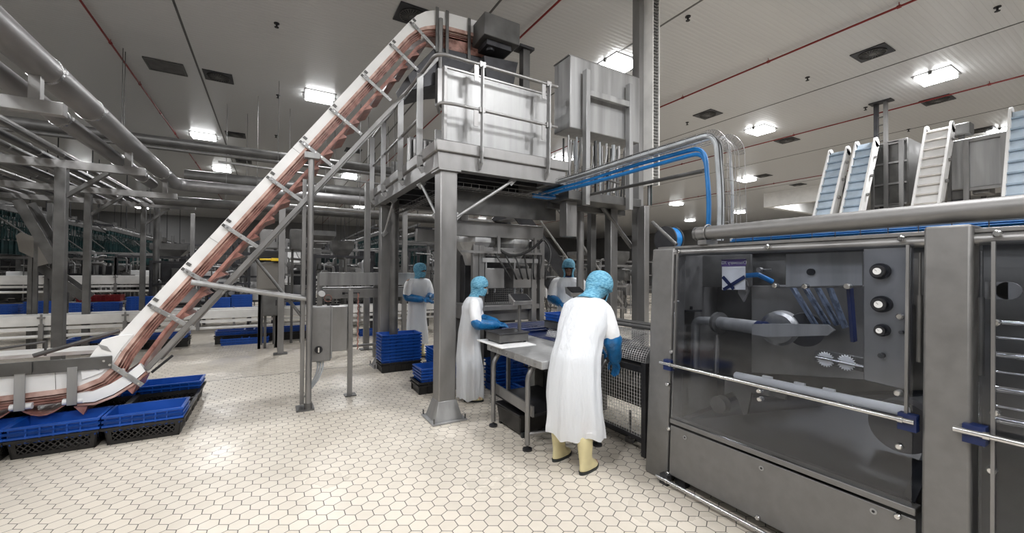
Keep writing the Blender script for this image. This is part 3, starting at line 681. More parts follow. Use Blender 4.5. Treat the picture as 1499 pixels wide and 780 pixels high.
# cable tray from platform to machine
CT = [(3.25, 4.62, 2.80), (3.25, 2.16, 2.80)]
c4 = cable_tray('cable_tray', 'wire cable tray carrying blue cables from cabinet over to the packaging machine', rpoly([(3.25, 4.62, 2.80), (3.25, 2.08, 2.80), (3.25, 2.0, 2.70), (3.25, 1.98, 1.95)], .12, 5), .22, None, .1, .05)
cols = ['cable_g', 'cable_g', 'cable_k', 'cable_g', 'cable_k', 'cable_b', 'cable_b', 'cable_b', 'cable_b', 'cable_b', 'cable_w', 'cable_g']
for k, c in enumerate(cols):
    dx = -.1+k*.018; dz = .014+.014*(k % 3); e = .05+.0*(k)
    if c in ('cable_b', 'cable_w'): dz -= .07+.012*(k % 4)
    yb = 2.08+(.10+.01*k if c in ('cable_b', 'cable_w') else 0)
    w = [(3.25+dx, 4.7+.05*(k % 3), 2.80+dz), (3.25+dx, 3.8, 2.80+dz-.008*(k % 2)), (3.25+dx, 3.0, 2.80+dz+.006*(k % 3)), (3.25+dx, yb, 2.80+dz), (3.25+dx, yb-.04, 2.3), (3.25+dx*.9, yb-.03, 1.92)]
    MB().tube(rpoly(w, .14, 6), .017 if c == 'cable_b' else .012, 8).build('cable', c, c4)
t = thing('support_tube', 'long slim dark tube bracing the cable tray toward the platform', 'support tube', (3.3, 3.3, 2.6))
MB().tube([ony(838, 290, 4.75), onx(1030, 250, 3.35)], .02, 12).build('tube', 'steel_d', t)
MB().tube([onx(885, 262, 3.6), (3.7, 3.7, 2.75)], .012, 8).build('hanger', 'steel_d', t)

# columns and stairs right of the platform
sp = thing('brace_structure', 'pair of heavy steel columns with diagonal braces right of the platform', 'frame', (4.6, 5.0, 0))
MB().box(4.42, 4.56, 4.60, 4.74, 0, 2.64).build('column', 'steel', sp, bev=.008); MB().box(4.25, 4.35, 4.85, 4.95, 0, 2.64).build('column', 'steel_d', sp, bev=.006)
MB().box(4.70, 4.80, 4.2, 4.34, 0, 2.64).build('column', 'steel', sp, bev=.006)
MB().cyl((3.95, 4.75, 0), (3.95, 4.75, 2.64), .055, 18).build('round_post', 'steel', sp)
MB().cyl(ony(872, 290, 4.62), ony(925, 362, 4.62), .035, 12).build('diagonal_brace', 'steel_d', sp)
MB().box(3.3, 4.8, 4.68, 4.8, 2.55, 2.63).build('cross_beam', 'steel_d', sp)
MB().tube(rpoly([ony(820, 300, 4.6), ony(930, 303, 4.6), ony(940, 270, 4.6)], .1, 5), .015, 8).build('conduit', 'darksteel', sp)
st = thing('staircase', 'steel staircase with dark stringers climbing to the platform', 'staircase', (5.4, 6.6, 0))
A, B = Vector((3.7, 6.2, 2.75)), Vector((6.3, 6.2, 0.05))
for dy in (0, .75):
    m = MB(); m.beam(A+Vector((0, dy, 0)), B+Vector((0, dy, 0)), .03, .26); m.build('stringer', 'darksteel', st)
    MB().tube([A+Vector((.1, dy, .95)), B+Vector((0, dy, .95))], .02, 10).build('handrail', 'steel', st)
for k in range(12):
    p = A+(B-A)*(k+.6)/12.6; MB().box(p.x-.13, p.x+.13, 6.21, 6.94, p.z-.015, p.z+.015).build('tread', 'steel', st)

# ================================================================= INCLINED CONVEYOR
YN, YF = 5.50, 6.10
ic = thing('inclined_conveyor', 'long white inclined conveyor with a red-stained belt rising to the platform', 'conveyor', (0, 5.8, 0))
def profile():
    pts = [(-2.9, .655), (-1.75, .69)]
    pts += [(-1.62, .70), (-1.54, .735), (-1.46, .80), (-1.38, .90)]
    a, b = Vector((-1.38, .90)), Vector((1.36, 4.76))
    pts += [tuple(a+(b-a)*i/14) for i in range(1, 15)]
    pts += [(1.46, 4.90), (1.56, 5.04), (1.67, 5.17), (1.80, 5.27), (1.94, 5.33), (2.08, 5.35), (2.4, 5.37), (2.95, 5.40)]
    return pts
PR = profile()
def offs(P, d):
    out = []
    for i in range(len(P)):
        a, b = Vector(P[max(i-1, 0)]), Vector(P[min(i+1, len(P)-1)]); t = (b-a).normalized(); n = Vector((t.y, -t.x))
        e = widen(P[i]) if P is PR else 1.0
        dd_ = d*e if d <= .12 else .12*e+(d-.12)*(1+(e-1)*.25)
        out.append((P[i][0]+n.x*dd_, P[i][1]+n.y*dd_))
    return out
def widen(p):                                                    # side guards are deeper on the level ends
    x = p[0]; lo = min(1, max(0, (-1.30-x)/.25)); hi = min(1, max(0, (x-1.45)/.35))
    lo = lo*lo*(3-2*lo); hi = hi*hi*(3-2*hi); return 1+.75*lo+1.0*hi
def band(d0, d1, y0, y1, i0=0, i1=None):
    A, B = offs(PR, d0)[i0:i1], offs(PR, d1)[i0:i1]; return MB().strip(A, B, y0, y1)
NI = len(PR)
band(0, .112, YN, YN+.025).build('side_guard', 'white', ic); band(0, .105, YF-.025, YF).build('side_guard', 'white', ic)
m = MB()
for i in range(1, NI-1, 4):
    a = offs(PR, 0)[i]; b = offs(PR, .105)[i]; m.beam((a[0], YN-.001, a[1]), (b[0], YN-.001, b[1]), .003, .004, up=(0, 1, 0))
m.build('guard_joint', 'steel_d', ic)
band(.100, .128, YN-.012, YN+.03).build('wear_strip', 'pinkw', ic)
band(.12, .205, YN+.03, YN+.05).build('belt_edge', 'pink', ic)
for d, mt_ in ((.142, 'pinkw'), (.163, 'flight'), (.184, 'flight')): band(d, d+.007, YN+.012, YN+.04).build('guide_rib', mt_, ic)
band(.11, .125, YN+.03, YF-.03).build('belt', 'pinkw', ic)
m = MB(); A = offs(PR, .03); B = offs(PR, .11)
for i in range(2, NI-1):
    for f in (0, .5):
        a = Vector(A[i])*(1-f)+Vector(A[i+1])*f; b = Vector(B[i])*(1-f)+Vector(B[i+1])*f
        if f == 0: m.beam((a.x, (YN+YF)/2, a.y), (b.x, (YN+YF)/2, b.y), YF-YN-.08, .012, up=(b.y-a.y, 0, a.x-b.x))
m.build('belt_flights', 'pinkw', ic)
# return belt with flights, seen underneath
R0, R1 = offs(PR, .29), offs(PR, .302)
m = MB(); m.strip(R0[3:NI-6], R1[3:NI-6], YN+.05, YF-.05); m.build('return_belt', 'flight', ic)
m = MB(); RA, RB = offs(PR, .262), offs(PR, .292); m.strip(RA[3:NI-6], RB[3:NI-6], YN+.02, YN+.04); m.build('return_edge', 'flight', ic)
m = MB(); a, b = Vector(offs(PR, .302)[6]), Vector(offs(PR, .302)[NI-8]); dd = (b-a).normalized(); nn = Vector((dd.y, -dd.x))
for k in range(17):
    c = a+(b-a)*(k+.5)/17
    P = [(c.x, c.y), (c.x+dd.x*.10, c.y+dd.y*.10), (c.x+dd.x*.10+nn.x*.055, c.y+dd.y*.10+nn.y*.055)]
    m.prism(P, YN+.05, YF-.05)
m.build('return_flights', 'flight', ic)
# steel carrying beam
beam0, beam1 = (-1.02, .60), (1.88, 4.42)
a, b = Vector(ony(150, 610, 5.5).xz), None
pb0, pb1 = ony(215, 540, 5.48), ony(648, 78, 5.48)
m = MB(); m.beam((pb0.x, YN+.0, pb0.z), (pb1.x, YN+.0, pb1.z), .05, .10, up=(0, 1, 0)); m.build('support_beam', 'steel', ic, bev=.004)
m = MB(); m.beam((pb0.x, YF-.02, pb0.z), (pb1.x, YF-.02, pb1.z), .05, .10, up=(0, 1, 0)); m.build('support_beam', 'steel', ic, bev=.004)
# cross straps with spacers
def nearest(px, py):
    p = ony(px, py, YN); best = min(range(1, NI-1), key=lambda i: (PR[i][0]-p.x)**2+(PR[i][1]-p.z)**2)
    a, b = Vector(PR[best-1]), Vector(PR[best+1]); t = (b-a).normalized(); n = Vector((t.y, -t.x))
    o = Vector(PR[best]); s = (Vector((p.x, p.z))-o).dot(t); return o+t*s, t, n
for px, py in ((140, 518), (207, 440), (265, 392), (320, 325), (390, 258), (437, 205), (478, 155), (522, 103), (566, 60), (598, 30)):
    o, t_, n = nearest(px, py); a = o+n*.04; b = o+n*.47
    m = MB(); m.beam((a.x, YN-.03, a.y), (b.x, YN-.03, b.y), .012, .045, up=(t_.x, 0, t_.y)); s_ = m.build('cross_strap', 'steel_b', ic, bev=.004)
    m = MB()
    for d in (.07, .13, .22, .30, .43): c = o+n*d; m.cyl((c.x, YN-.045, c.y), (c.x, YN-.02, c.y), .011, 10)
    m.build('strap_bolt', 'chrome', s_)
    c = o+n*.24; MB().cyl((c.x, YN-.02, c.y), (c.x, YN+.08, c.y), .022, 12).build('spacer', 'white', s_)
    m = MB()
    for q in (0, .07): c = o+n*.03+t_*q; m.beam((c.x-n.x*.022, YN-.006, c.y-n.y*.022), (c.x+n.x*.022, YN-.006, c.y+n.y*.022), .012, .03, up=(t_.x, 0, t_.y))
    m.build('guard_plate', 'steel_d', s_)
for px in (1.93, 2.08, 2.42):
    MB().box(px, px+.045, YN-.04, YN-.02, 4.72, 5.36).build('head_strap', 'steel_d', ic, bev=.004)
band(.12, .28, YN+.03, YN+.05, NI-5).build('head_belt_edge', 'pink', ic)
band(.28, .34, YN+.02, YF-.02, NI-5).build('head_belt', 'pink', ic)
MB().prism([(1.55, 4.30), (1.95, 4.82), (3.0, 4.86), (3.0, 4.80), (2.7, 4.50), (2.0, 4.30), (1.62, 4.12)], YN-.01, YF+.02).build('drip_pan', 'darksteel', ic, bev=.006)
# motor at the head, chute
mt = MB().box(2.52, 3.10, 5.12, 5.60, 4.98, 5.30).build('motor_cover', 'steel_d', ic, bev=.01)
MB().cyl((2.7, 5.3, 4.98), (2.7, 5.3, 4.86), .06, 14).box(2.6, 3.0, 5.2, 5.5, 4.90, 4.985).build('gearbox', 'darksteel', mt)
MB().prism([(2.60, 4.78), (3.18, 4.83), (3.10, 4.45), (2.66, 4.36)], 5.3, 6.1).build('discharge_chute', 'darksteel', ic, bev=.006)
MB().cyl((2.0, 5.45, 4.2), (2.0, 5.45, 5.2), .03, 12).box(1.93, 2.1, 5.36, 5.46, 3.95, 4.45).build('head_support', 'steel', ic)
MB().cyl((2.25, 5.3, 4.3), (2.62, 5.4, 4.75), .03, 12).build('head_brace', 'steel', ic)
# infeed part at lower left
MB().box(-2.9, -1.55, YF-.01, YF+.35, .74, .78).build('infeed_tray', 'whitec', ic, bev=.004)
MB().box(-2.9, -1.35, YN-.04, YN-.02, .68, .80).build('infeed_rail', 'steel_d', ic, bev=.004)
MB().cyl((-2.9, 5.7, .80), (-1.95, 5.9, .92), .012, 8).cyl((-1.95, 5.9, .92), (-1.95, 5.9, .78), .01, 8).cyl((-2.0, 5.8, .80), (-1.45, 6.1, .97), .022, 10).build('guide_rod', 'steel_d', ic)
for px in (32, 108):
    p = ony(px, 560, YN); m = MB(); m.box(p.x-.035, p.x+.035, YN-.045, YN-.03, .36, .72); s_ = m.build('hanger_plate', 'steel_b', ic, bev=.003)
    MB().cyl((p.x-.07, YN, .39), (p.x+.07, YN, .39), .03, 12).build('return_shoe', 'white', s_)
    if px < 60: MB().box(p.x-.06, p.x+.08, YN-.06, YN-.045, .70, .80).build('clamp_block', 'steel_d', s_)
# sagging lower belt
xs = [(-2.9+i*.05) for i in range(24)]
def sag(x):
    u = ((x+2.0)/.34) % 1.0; return .405-.11*4*u*(1-u)
A = [(x, sag(x)) for x in xs]+[(-1.66, .385), (-1.52, .42), (-1.38, .50), (-1.25, .63)]
B = [(x, z-.014) for x, z in A]
MB().strip(A, B, YN+.0, YF-.04).build('sagging_belt', 'flight', ic)
def pxpoly(pts, y_): return [(q.x, q.z) for q in [ony(a, b, y_) for a, b in pts]]
MB().prism(pxpoly([(118, 543), (133, 520), (150, 497), (172, 491), (196, 489), (178, 510), (166, 528), (150, 545), (120, 556)], YN-.015), YN-.018, YN-.002).build('bend_plate', 'white', ic, bev=.003)
A = pxpoly([(112, 576), (135, 573), (160, 563), (185, 548), (205, 532)], YN-.02); B = pxpoly([(112, 590), (138, 588), (166, 577), (192, 561), (213, 543)], YN-.02)
MB().strip(A, B, YN-.02, YN+.03).build('lower_curve_rail', 'white', ic)
A2 = [(x, z-.012) for x, z in B]; B2 = [(x+.01, z-.03) for x, z in B]
MB().strip(A2, B2, YN-.02, YN+.03).build('lower_curve_edge', 'pinkw', ic)
for q in (((143, 503), (157, 515)), ((122, 530), (140, 542))):
    P_ = pxpoly([(q[0][0], q[0][1]), (q[1][0], q[0][1]+4), (q[1][0]+6, q[1][1]), (q[0][0]+6, q[1][1]-4)], YN-.02); MB().prism(P_, YN-.026, YN-.019).build('joint_plate', 'steel_b', ic, bev=.002)
for q in ((118, 600), (190, 570)): 
    c = ony(q[0], q[1], YN); MB().prism([(c.x-.05, c.z+.04), (c.x+.06, c.z+.06), (c.x+.02, c.z-.05)], YN+.0, YF-.1).build('return_flight', 'flight', ic)
p = ony(225, 560, 5.5); MB().cyl(ony(222, 545, 5.45), ony(253, 520, 5.45), .012, 8).build('tension_rod', 'dark', ic)
# poles
ps = thing('conveyor_support', 'slim round and square steel posts holding up the inclined conveyor', 'support post', (.38, 5.48, 0))
MB().cyl((.385, 5.42, .05), (.385, 5.42, 3.02), .034, 16).build('round_pole', 'steel', ps); MB().box(.30, .345, 5.50, 5.56, .05, 2.75).build('square_post', 'steel', ps, bev=.003)
MB().box(.26, .45, 5.38, 5.6, .0, .02).cyl((.385, 5.42, .0), (.385, 5.42, .08), .045, 14).build('foot', 'steel_d', ps)
MB().box(.31, .47, 5.36, 5.46, 2.98, 3.05).build('head_bracket', 'steel_b', ps, bev=.003)
MB().cyl(ony(280, 413, 5.44), (.37, 5.46, 1.31), .03, 14).build('brace_tube', 'steel_b', ps); MB().cyl(ony(312, 420, 5.9), (.33, 5.56, 1.33), .022, 12).build('brace_tube', 'steel', ps)
MB().cyl((.31, 5.53, 1.1), ony(375, 380, 5.6), .018, 10).build('brace_tube', 'steel_d', ps)
bx = thing('switch_box', 'steel switch box with black rotary knob on the conveyor post', 'switch box', (.54, 5.65, .5))
MB().box(.40, .64, 5.55, 5.75, .53, 1.2).build('box', 'steel_bead', bx, bev=.012)
k = MB().cyl((.50, 5.55, .68), (.50, 5.53, .68), .045, 20).build('knob', 'dark', bx); MB().box(.492, .508, 5.515, 5.53, .65, .71).build('pointer', 'chrome', k)
bx = thing('switch_box', 'second plainer steel box right beside the switch box', 'box', (.75, 5.75, .5))
MB().box(.655, .85, 5.66, 5.85, .62, 1.19).build('box', 'steel', bx, bev=.01); MB().box(.645, .66, 5.6, 5.8, .55, 1.2).build('door', 'steel_b', bx)
t = thing('bracket_post', 'upright steel bar standing on the floor beside the switch boxes', 'post', (.9, 5.9, 0))
MB().box(.87, .93, 5.75, 5.80, .0, 1.40).build('bar', 'steel', t, bev=.003); MB().box(.84, .98, 5.72, 5.86, 0, .015).build('foot', 'steel_d', t)
m = MB()
for k in range(22): m.tube([(.99+.012*(k % 2), 5.78, 1.35-k*.034), (.99+.012*((k+1) % 2), 5.78, 1.35-(k+1)*.034)], .008, 6)
m.build('chain', 'flight', t)
t = thing('cable_bundle', 'loose grey cables hanging under the switch box', 'cables', (.45, 5.6, .1))
for k in range(3): MB().tube(bezier((.5+k*.03, 5.62, .54), (.52+k*.03, 5.6, .3), (.38, 5.55, .28-k*.04), (.36, 5.56, .12)), .010, 8).build('cable', 'cable_g', t)

# ================================================================= CRATES
def crate_mesh(m, L, Wd, H, z=0, vent=True, t=.012, taper=.02):
    # open crate with rim, latticed long sides
    def ring(z_, l, w): return [(-l, -w, z_), (l, -w, z_), (l, w, z_), (-l, w, z_)]
    l, w = L/2, Wd/2
    m.hexa(ring(z, l-taper, w-taper)+ring(z+.012, l-taper, w-taper))
    sides = [((-1, -1), (1, -1)), ((1, -1), (1, 1)), ((1, 1), (-1, 1)), ((-1, 1), (-1, -1))]
    def pt(s, f): return Vector((s[0]*(l-taper*(1-f)), s[1]*(w-taper*(1-f)), z+H*f))
    for a, b in sides:
        n = Vector((-(b[1]-a[1]), b[0]-a[0], 0)).normalized()*t
        def quad(f0, f1, u0=0, u1=1):
            P = [pt(a, f0).lerp(pt(b, f0), u0), pt(a, f0).lerp(pt(b, f0), u1), pt(a, f1).lerp(pt(b, f1), u1), pt(a, f1).lerp(pt(b, f1), u0)]
            Q = [p+n for p in P]; m.hexa([P[0], P[1], Q[1], Q[0], P[3], P[2], Q[2], Q[3]])
        if not vent: quad(0, 1); continue
        quad(0, .22); quad(.78, 1); quad(.22, .78, 0, .08); quad(.22, .78, .92, 1)
        ln = (pt(a, 0)-pt(b, 0)).length; N = max(3, int(ln/.05))
        for k in range(N):
            u0, u1 = .08+.84*k/N, .08+.84*(k+1)/N
            P = lambda f, u: pt(a, f).lerp(pt(b, f), u)+n*.5
            for r in range(2):
                f0, f1 = .22+.28*r, .50+.28*r
                m.beam(P(f0, u0), P(f1, u1), .010, t*.8, up=n); m.beam(P(f1, u0), P(f0, u1), .010, t*.8, up=n)
    # rim
    o = .012
    for s_ in (-1, 1):
        m.box(-l-o, l+o, s_*w-(o if s_ > 0 else 2*o)+0, s_*w+(2*o if s_ > 0 else o), z+H-.022, z+H)
        m.box(s_*l-(o if s_ > 0 else 2*o), s_*l+(2*o if s_ > 0 else o), -w-o, w+o, z+H-.022, z+H)
def solid_crate(m, L, Wd, H, z=0, t=.010):
    l, w = L/2, Wd/2; tp = .015
    def wall(x0, x1, y0, y1, dx, dy): m.hexa([(x0-dx*tp, y0-dy*tp, z), (x1-dx*tp, y0-dy*tp, z), (x1-dx*tp, y1-dy*tp, z), (x0-dx*tp, y1-dy*tp, z), (x0, y0, z+H), (x1, y0, z+H), (x1, y1, z+H), (x0, y1, z+H)])
    wall(-l, l, -w, -w+t, 0, -1); wall(-l, l, w-t, w, 0, 1); wall(-l, -l+t, -w, w, -1, 0); wall(l-t, l, -w, w, 1, 0)
    m.box(-l+.01, l-.01, -w+.01, w-.01, z, z+.01)
    for zz in (z+H-.018, z+H-.06):
        m.box(-l-.014, l+.014, -w-.014, -w, zz, zz+.018).box(-l-.014, l+.014, w, w+.014, zz, zz+.018).box(-l-.014, -l, -w, w, zz, zz+.018).box(l, l+.014, -w, w, zz, zz+.018)
    for s_ in (-1, 1):
        for u in (-.6, -.3, 0, .3, .6): m.box(u*l-.006, u*l+.006, s_*w-(0 if s_ > 0 else .012), s_*w+(.012 if s_ > 0 else 0), z+.01, z+H-.02)
def mk(fn, name, mat, *a):
    m = MB(); fn(m, *a); return m.build(name, mat, origin=(0, 0, 0))
PB = mk(crate_mesh, 'black_crate', 'black', .57, .37, .17); PBL = mk(solid_crate, 'blue_crate', 'blue', .57, .37, .11); PF = mk(solid_crate, 'blue_crate', 'blue', .55, .36, .10)
PBS = mk(solid_crate, 'black_crate', 'black', .57, .37, .16)
used = set()
def put(proto, x, y, z, label, cat='crate', group=None, rz=0, sc=None):
    if proto.name in used: o = proto.copy(); COL.objects.link(o)
    else: o = proto; used.add(proto.name)
    o.location = (x, y, z); o.rotation_euler = (0, 0, rz)
    if sc: o.scale = sc
    tag(o, label, cat, group); return o
# pallet of crates under the inclined conveyor
G1 = 'crates laid out under the lower end of the inclined conveyor'
colx = [-2.86, -2.26, -1.66, -1.05]; coly = [5.40, 5.80, 6.20, 6.60]
xn = ['farthest left', 'left of the pair in view', 'second from the right', 'right end']
for i, x in enumerate(colx):
    for j, y in enumerate(coly):
        side = ('leftmost column', 'third from right', 'second from right', 'rightmost column')[i]; row = ('front row', 'second row', 'third row', 'back row')[j]
        put(PB, x, y, .0, 'black vented floor crate under the incline foot, %s, %s' % (side, row), group=G1)
        if j in (0, 3):
            put(PBL, x, y, .125 if j == 0 else .15, 'lower blue crate by the incline foot, %s, %s' % (side, row), group=G1)
            if j == 0: put(PBL, x, y, .168, 'topmost blue crate by the incline foot, %s, %s' % (side, row), group=G1)
# tall nested stack near the platform
x0, y0 = 1.86, 6.95
put(PBS, x0, y0, 0, 'black crate at the bottom of the blue stack by the platform column', sc=(1.12, 1, 1))
ordn = ['lowest', 'second lowest', 'third from the bottom', 'fourth from the bottom', 'fifth from the bottom', 'sixth from the bottom', 'second from the top', 'topmost']
for k in range(8): put(PF, x0, y0, .15+k*.052, 'blue crate nested in the tall stack beside the platform column, %s' % ordn[k], group='nested blue crates beside the platform column', sc=(1.16, 1.02, 1))
# crates behind the front column
for k, (px, py, n, zb) in enumerate(((630, 570, 2, 0), (645, 545, 3, 0))):
    p = onz(px, py)
    put(PBS, p.x+.1, p.y, 0, 'black crate on the floor behind the front column, %s' % ('nearer' if k == 0 else 'farther'))
    for j in range(n): put(PBL, p.x+.1, p.y, .15+j*.08, 'blue crate behind the front platform column, %s stack, %s' % ('nearer' if k == 0 else 'farther', ('lower', 'middle', 'upper')[j]), group='crates behind the front column')
for j in range(4): put(PF, 2.95, 5.05, .0+j*.11, 'blue crate stacked under the table behind the second worker, %s' % ('bottom', 'second', 'third', 'top')[j], group='crates under the packing table')
for j in range(2): put(PBL, 3.0, 4.4, .0+j*.11, 'dark blue crate on the floor deep under the packing table, %s' % ('bottom', 'top')[j], group='crates under the packing table')
# lone flat crates left of the centre and right of it
for px, py, l in ((345, 503, 'left of two low blue crates on the floor behind the incline'), (374, 501, 'right of two low blue crates on the floor behind the incline'), (358, 493, 'low blue crate behind the pair on the floor by the incline'), (540, 490, 'low blue crate on the floor behind the tall blue stack, left'), (566, 489, 'low blue crate on the floor behind the tall blue stack, right')):
    p = onz(px, py); put(PBL, p.x, p.y, .0, l, sc=(.9, 1, 1.3))

# ================================================================= WORK TABLE, SCALES
tb = thing('packing_table', 'steel packing table with bent round legs before the standing workers', 'table', (2.4, 3.8, 0))
MB().hexa([(2.03, 2.95, .80), (2.75, 2.95, .80), (2.75, 4.35, .80), (2.03, 4.0, .80), (2.03, 2.95, .87), (2.75, 2.95, .87), (2.75, 4.35, .87), (2.03, 4.0, .87)]).build('table_top', 'steel_b', tb, bev=.004)
m = MB()
for k in range(6): m.cyl((2.035, 3.05+k*.17, .835), (2.022, 3.05+k*.17, .835), .011, 10)
m.build('rivets', 'chrome', tb)
for y_ in (3.22, 3.90, 2.98):
    xo = 2.06 if y_ != 2.98 else 2.7
    l = MB().tube(rpoly([(xo+.10, y_, .80), (xo+.06, y_, .76), (xo, y_, .68), (xo, y_, .05)], .05, 4), .024, 14).build('leg', 'steel', tb)
    MB().tube([(xo, y_, .05), (xo, y_, .022), (xo, y_, .018), (xo, y_, 0)], [.012, .012, .045, .045], 16).build('levelling_foot', 'darksteel', l)
m = MB(); m.hexa([(2.1, 3.2, .30), (2.12, 3.2, .30), (2.12, 4.0, .34), (2.1, 4.0, .34), (2.1, 3.2, .40), (2.12, 3.2, .40), (2.12, 4.0, .44), (2.1, 4.0, .44)]); m.build('side_plate', 'steel', tb)
MB().box(2.12, 2.7, 3.2, 4.0, .30, .33).build('lower_shelf', 'dark', tb)
MB().cyl((2.06, 3.22, .15), (2.75, 3.0, .15), .02, 10).build('stretcher', 'steel', tb)
t = thing('cutting_board', 'white plastic board under the scale on the packing table', 'board', (2.2, 4.0, .87))
a = onz(713, 497, .89); b = onz(768, 501, .89)
MB().hexa([(2.0, 3.62, .872), (2.42, 3.62, .872), (2.42, 4.2, .872), (2.0, 4.2, .872), (2.0, 3.62, .885), (2.42, 3.62, .885), (2.42, 4.2, .885), (2.0, 4.2, .885)]).build('board', 'white', t, bev=.003)
def scale_unit(x, y, z, label, crate=False):
    t = thing('bench_scale', label, 'scale', (x, y, z))
    MB().box(x-.17, x+.19, y-.16, y+.16, z+.015, z+.10).build('body', 'steel_d', t, bev=.006); MB().box(x-.18, x+.20, y-.17, y+.17, z+.10, z+.112).build('weighing_plate', 'darksteel', t, bev=.003)
    MB().cyl((x+.14, y-.05, z+.1), (x+.14, y-.05, z+.40), .02, 12).build('pole', 'steel_d', t)
    d = MB().hexa([(x+.02, y-.12, z+.40), (x+.26, y-.12, z+.40), (x+.26, y-.02, z+.44), (x+.02, y-.02, z+.44), (x+.02, y-.13, z+.45), (x+.26, y-.13, z+.45), (x+.26, y, z+.52), (x+.02, y, z+.52)]).build('display', 'steel', t, bev=.006)
    MB().hexa([(x+.04, y-.132, z+.452), (x+.24, y-.132, z+.452), (x+.24, y-.02, z+.515), (x+.04, y-.02, z+.515), (x+.04, y-.134, z+.456), (x+.24, y-.134, z+.456), (x+.24, y-.02, z+.52), (x+.04, y-.02, z+.52)]).build('screen', 'dark', d)
    for a in (-.14, .16):
        for b in (-.13, .13): MB().cyl((x+a, y+b, z), (x+a, y+b, z+.016), .015, 8).build('foot', 'rubber', t)
scale_unit(2.24, 3.95, .885, 'low steel bench scale with a display on a pole, at the second worker')
scale_unit(3.1, 4.05, .95, 'steel bench scale behind the nearest worker, carrying a blue crate')
put(PBL, 3.08, 4.05, 1.065, 'blue crate standing on the scale behind the nearest worker', sc=(.55, .7, .8))
cv = thing('belt_table', 'dark blue belt conveyor running behind the packing table', 'conveyor', (3.1, 4.0, 0))
MB().box(2.5, 3.7, 4.42, 4.95, .86, .90).box(2.76, 3.5, 3.2, 4.9, .84, .87).build('belt', 'navy', cv, bev=.004)
m = MB()
for k in range(5): m.cyl((2.5, 4.40+k*.13, .93), (3.7, 4.40+k*.13, .93), .012, 8)
m.build('guide_rail', 'navy', cv); m = MB()
for x_ in (2.55, 3.2, 3.65): m.box(x_, x_+.04, 4.45, 4.49, 0, .86); m.box(x_, x_+.04, 4.88, 4.92, 0, .86)
m.build('leg_frame', 'steel', cv)
MB().box(2.76, 3.5, 3.19, 3.21, .80, .9).box(3.49, 3.51, 3.2, 4.9, .8, .9).build('side_rail', 'steel_b', cv)
MB().box(2.75, 3.25, 4.15, 4.3, .12, .78).build('control_box', 'tray', cv, bev=.006)
m = MB()
for k in range(4): m.tube(bezier((2.78+k*.03, 4.0, .80), (2.7, 3.9, .55), (2.8+k*.04, 3.9, .3), (2.95, 3.95, .2+k*.05)), .007, 6)
m.tube([(2.6+.07*cos(a/3), 4.05, .62+.09*sin(a/3)) for a in range(40)], .006, 6); m.build('loose_cable', 'cable_k', cv)
p = onz(748, 632); bn = thing('tool_box', 'dark brown plastic box on the floor under the packing table', 'box', (p.x+.1, p.y+.2, 0))
x, y = 2.32, 3.72
MB().hexa([(x-.17, y-.22, .03), (x+.17, y-.22, .03), (x+.17, y+.22, .03), (x-.17, y+.22, .03), (x-.19, y-.25, .22), (x+.19, y-.25, .22), (x+.19, y+.25, .22), (x-.19, y+.25, .22)]).build('body', 'black', bn, bev=.015)
MB().box(x-.205, x+.205, y-.265, y+.265, .205, .235).build('lid_rim', 'black', bn, bev=.008)
MB().box(x-.16, x-.10, y-.25, y-.22, 0, .05).box(x+.1, x+.16, y+.2, y+.24, 0, .05).box(x-.16, x-.1, y+.2, y+.24, 0, .05).box(x+.1, x+.16, y-.25, y-.22, 0, .05).build('foot', 'rubber', bn)

# ================================================================= MESH GUARD (infeed of packaging machine)
mg = thing('mesh_guard', 'curved wire mesh guard over a low infeed conveyor behind the nearest worker', 'mesh guard', (3.1, 3.4, 0))
XF, YA, YB = 2.90, 2.58, 4.15
prof = [(XF, .14), (XF, .72)]; curve = [(3.28+(XF-3.28)*cos(radians(a)), .84+.22*sin(radians(a))) for a in range(0, 91, 10)]
m = MB()
for k in range(int((YB-YA)/.028)):
    y_ = YA+k*.028; m.tube([(x_, y_, z_) for x_, z_ in curve], .003, 4, False)
for i, (x_, z_) in enumerate(curve+[(3.42, 1.065), (3.55, 1.06)]): m.cyl((x_, YA, z_), (x_, YB, z_), .0022, 4)
for i in range(len(curve)-1):
    x_, z_ = (curve[i][0]+curve[i+1][0])/2, (curve[i][1]+curve[i+1][1])/2; m.cyl((x_, YA, z_), (x_, YB, z_), .002, 4)
m.build('curved_mesh', 'wire', mg)
m = MB(); 
for x_, z_, r in ((3.30, 1.09, .02), (3.42, 1.10, .02), (3.56, 1.09, .02)): m.cyl((x_, YA, z_), (x_, YB, z_), r, 10)
m.build('top_rods', 'steel_d', mg)
m = MB()
for k in range(int((YB-YA)/.032)): m.cyl((XF, YA+k*.032, .16), (XF, YA+k*.032, .74), .0026, 4)
for k in range(19): m.cyl((XF, YA, .16+k*.032), (XF, YB, .16+k*.032), .002, 4)
m.build('side_mesh', 'wire', mg)
m = MB().box(XF-.02, XF+.02, YA-.02, YA+.03, .0, .84).box(XF-.012, XF+.012, YA, YB, .75, .80).box(XF-.012, XF+.012, YA, YB, .13, .16).box(XF-.02, XF+.02, YB-.05, YB, 0, .84); m.build('guard_frame', 'darksteel', mg, bev=.003)
MB().box(XF+.05, 3.6, YA, YB, .80, .83).build('inner_belt', 'dark', mg); MB().box(3.2, 3.55, YA+.05, YB-.05, .3, .75).build('inner_housing', 'steel_d', mg, bev=.01)
MB().cyl((3.05, 2.72, .62), (3.05, 3.0, .62), .07, 18).build('roller_motor', 'steel', mg); MB().cyl((3.05, 2.9, .0), (3.05, 2.9, .3), .015, 8).cyl((3.05, 2.9, .0), (3.05, 2.9, .03), .05, 12).build('levelling_foot', 'steel', mg)
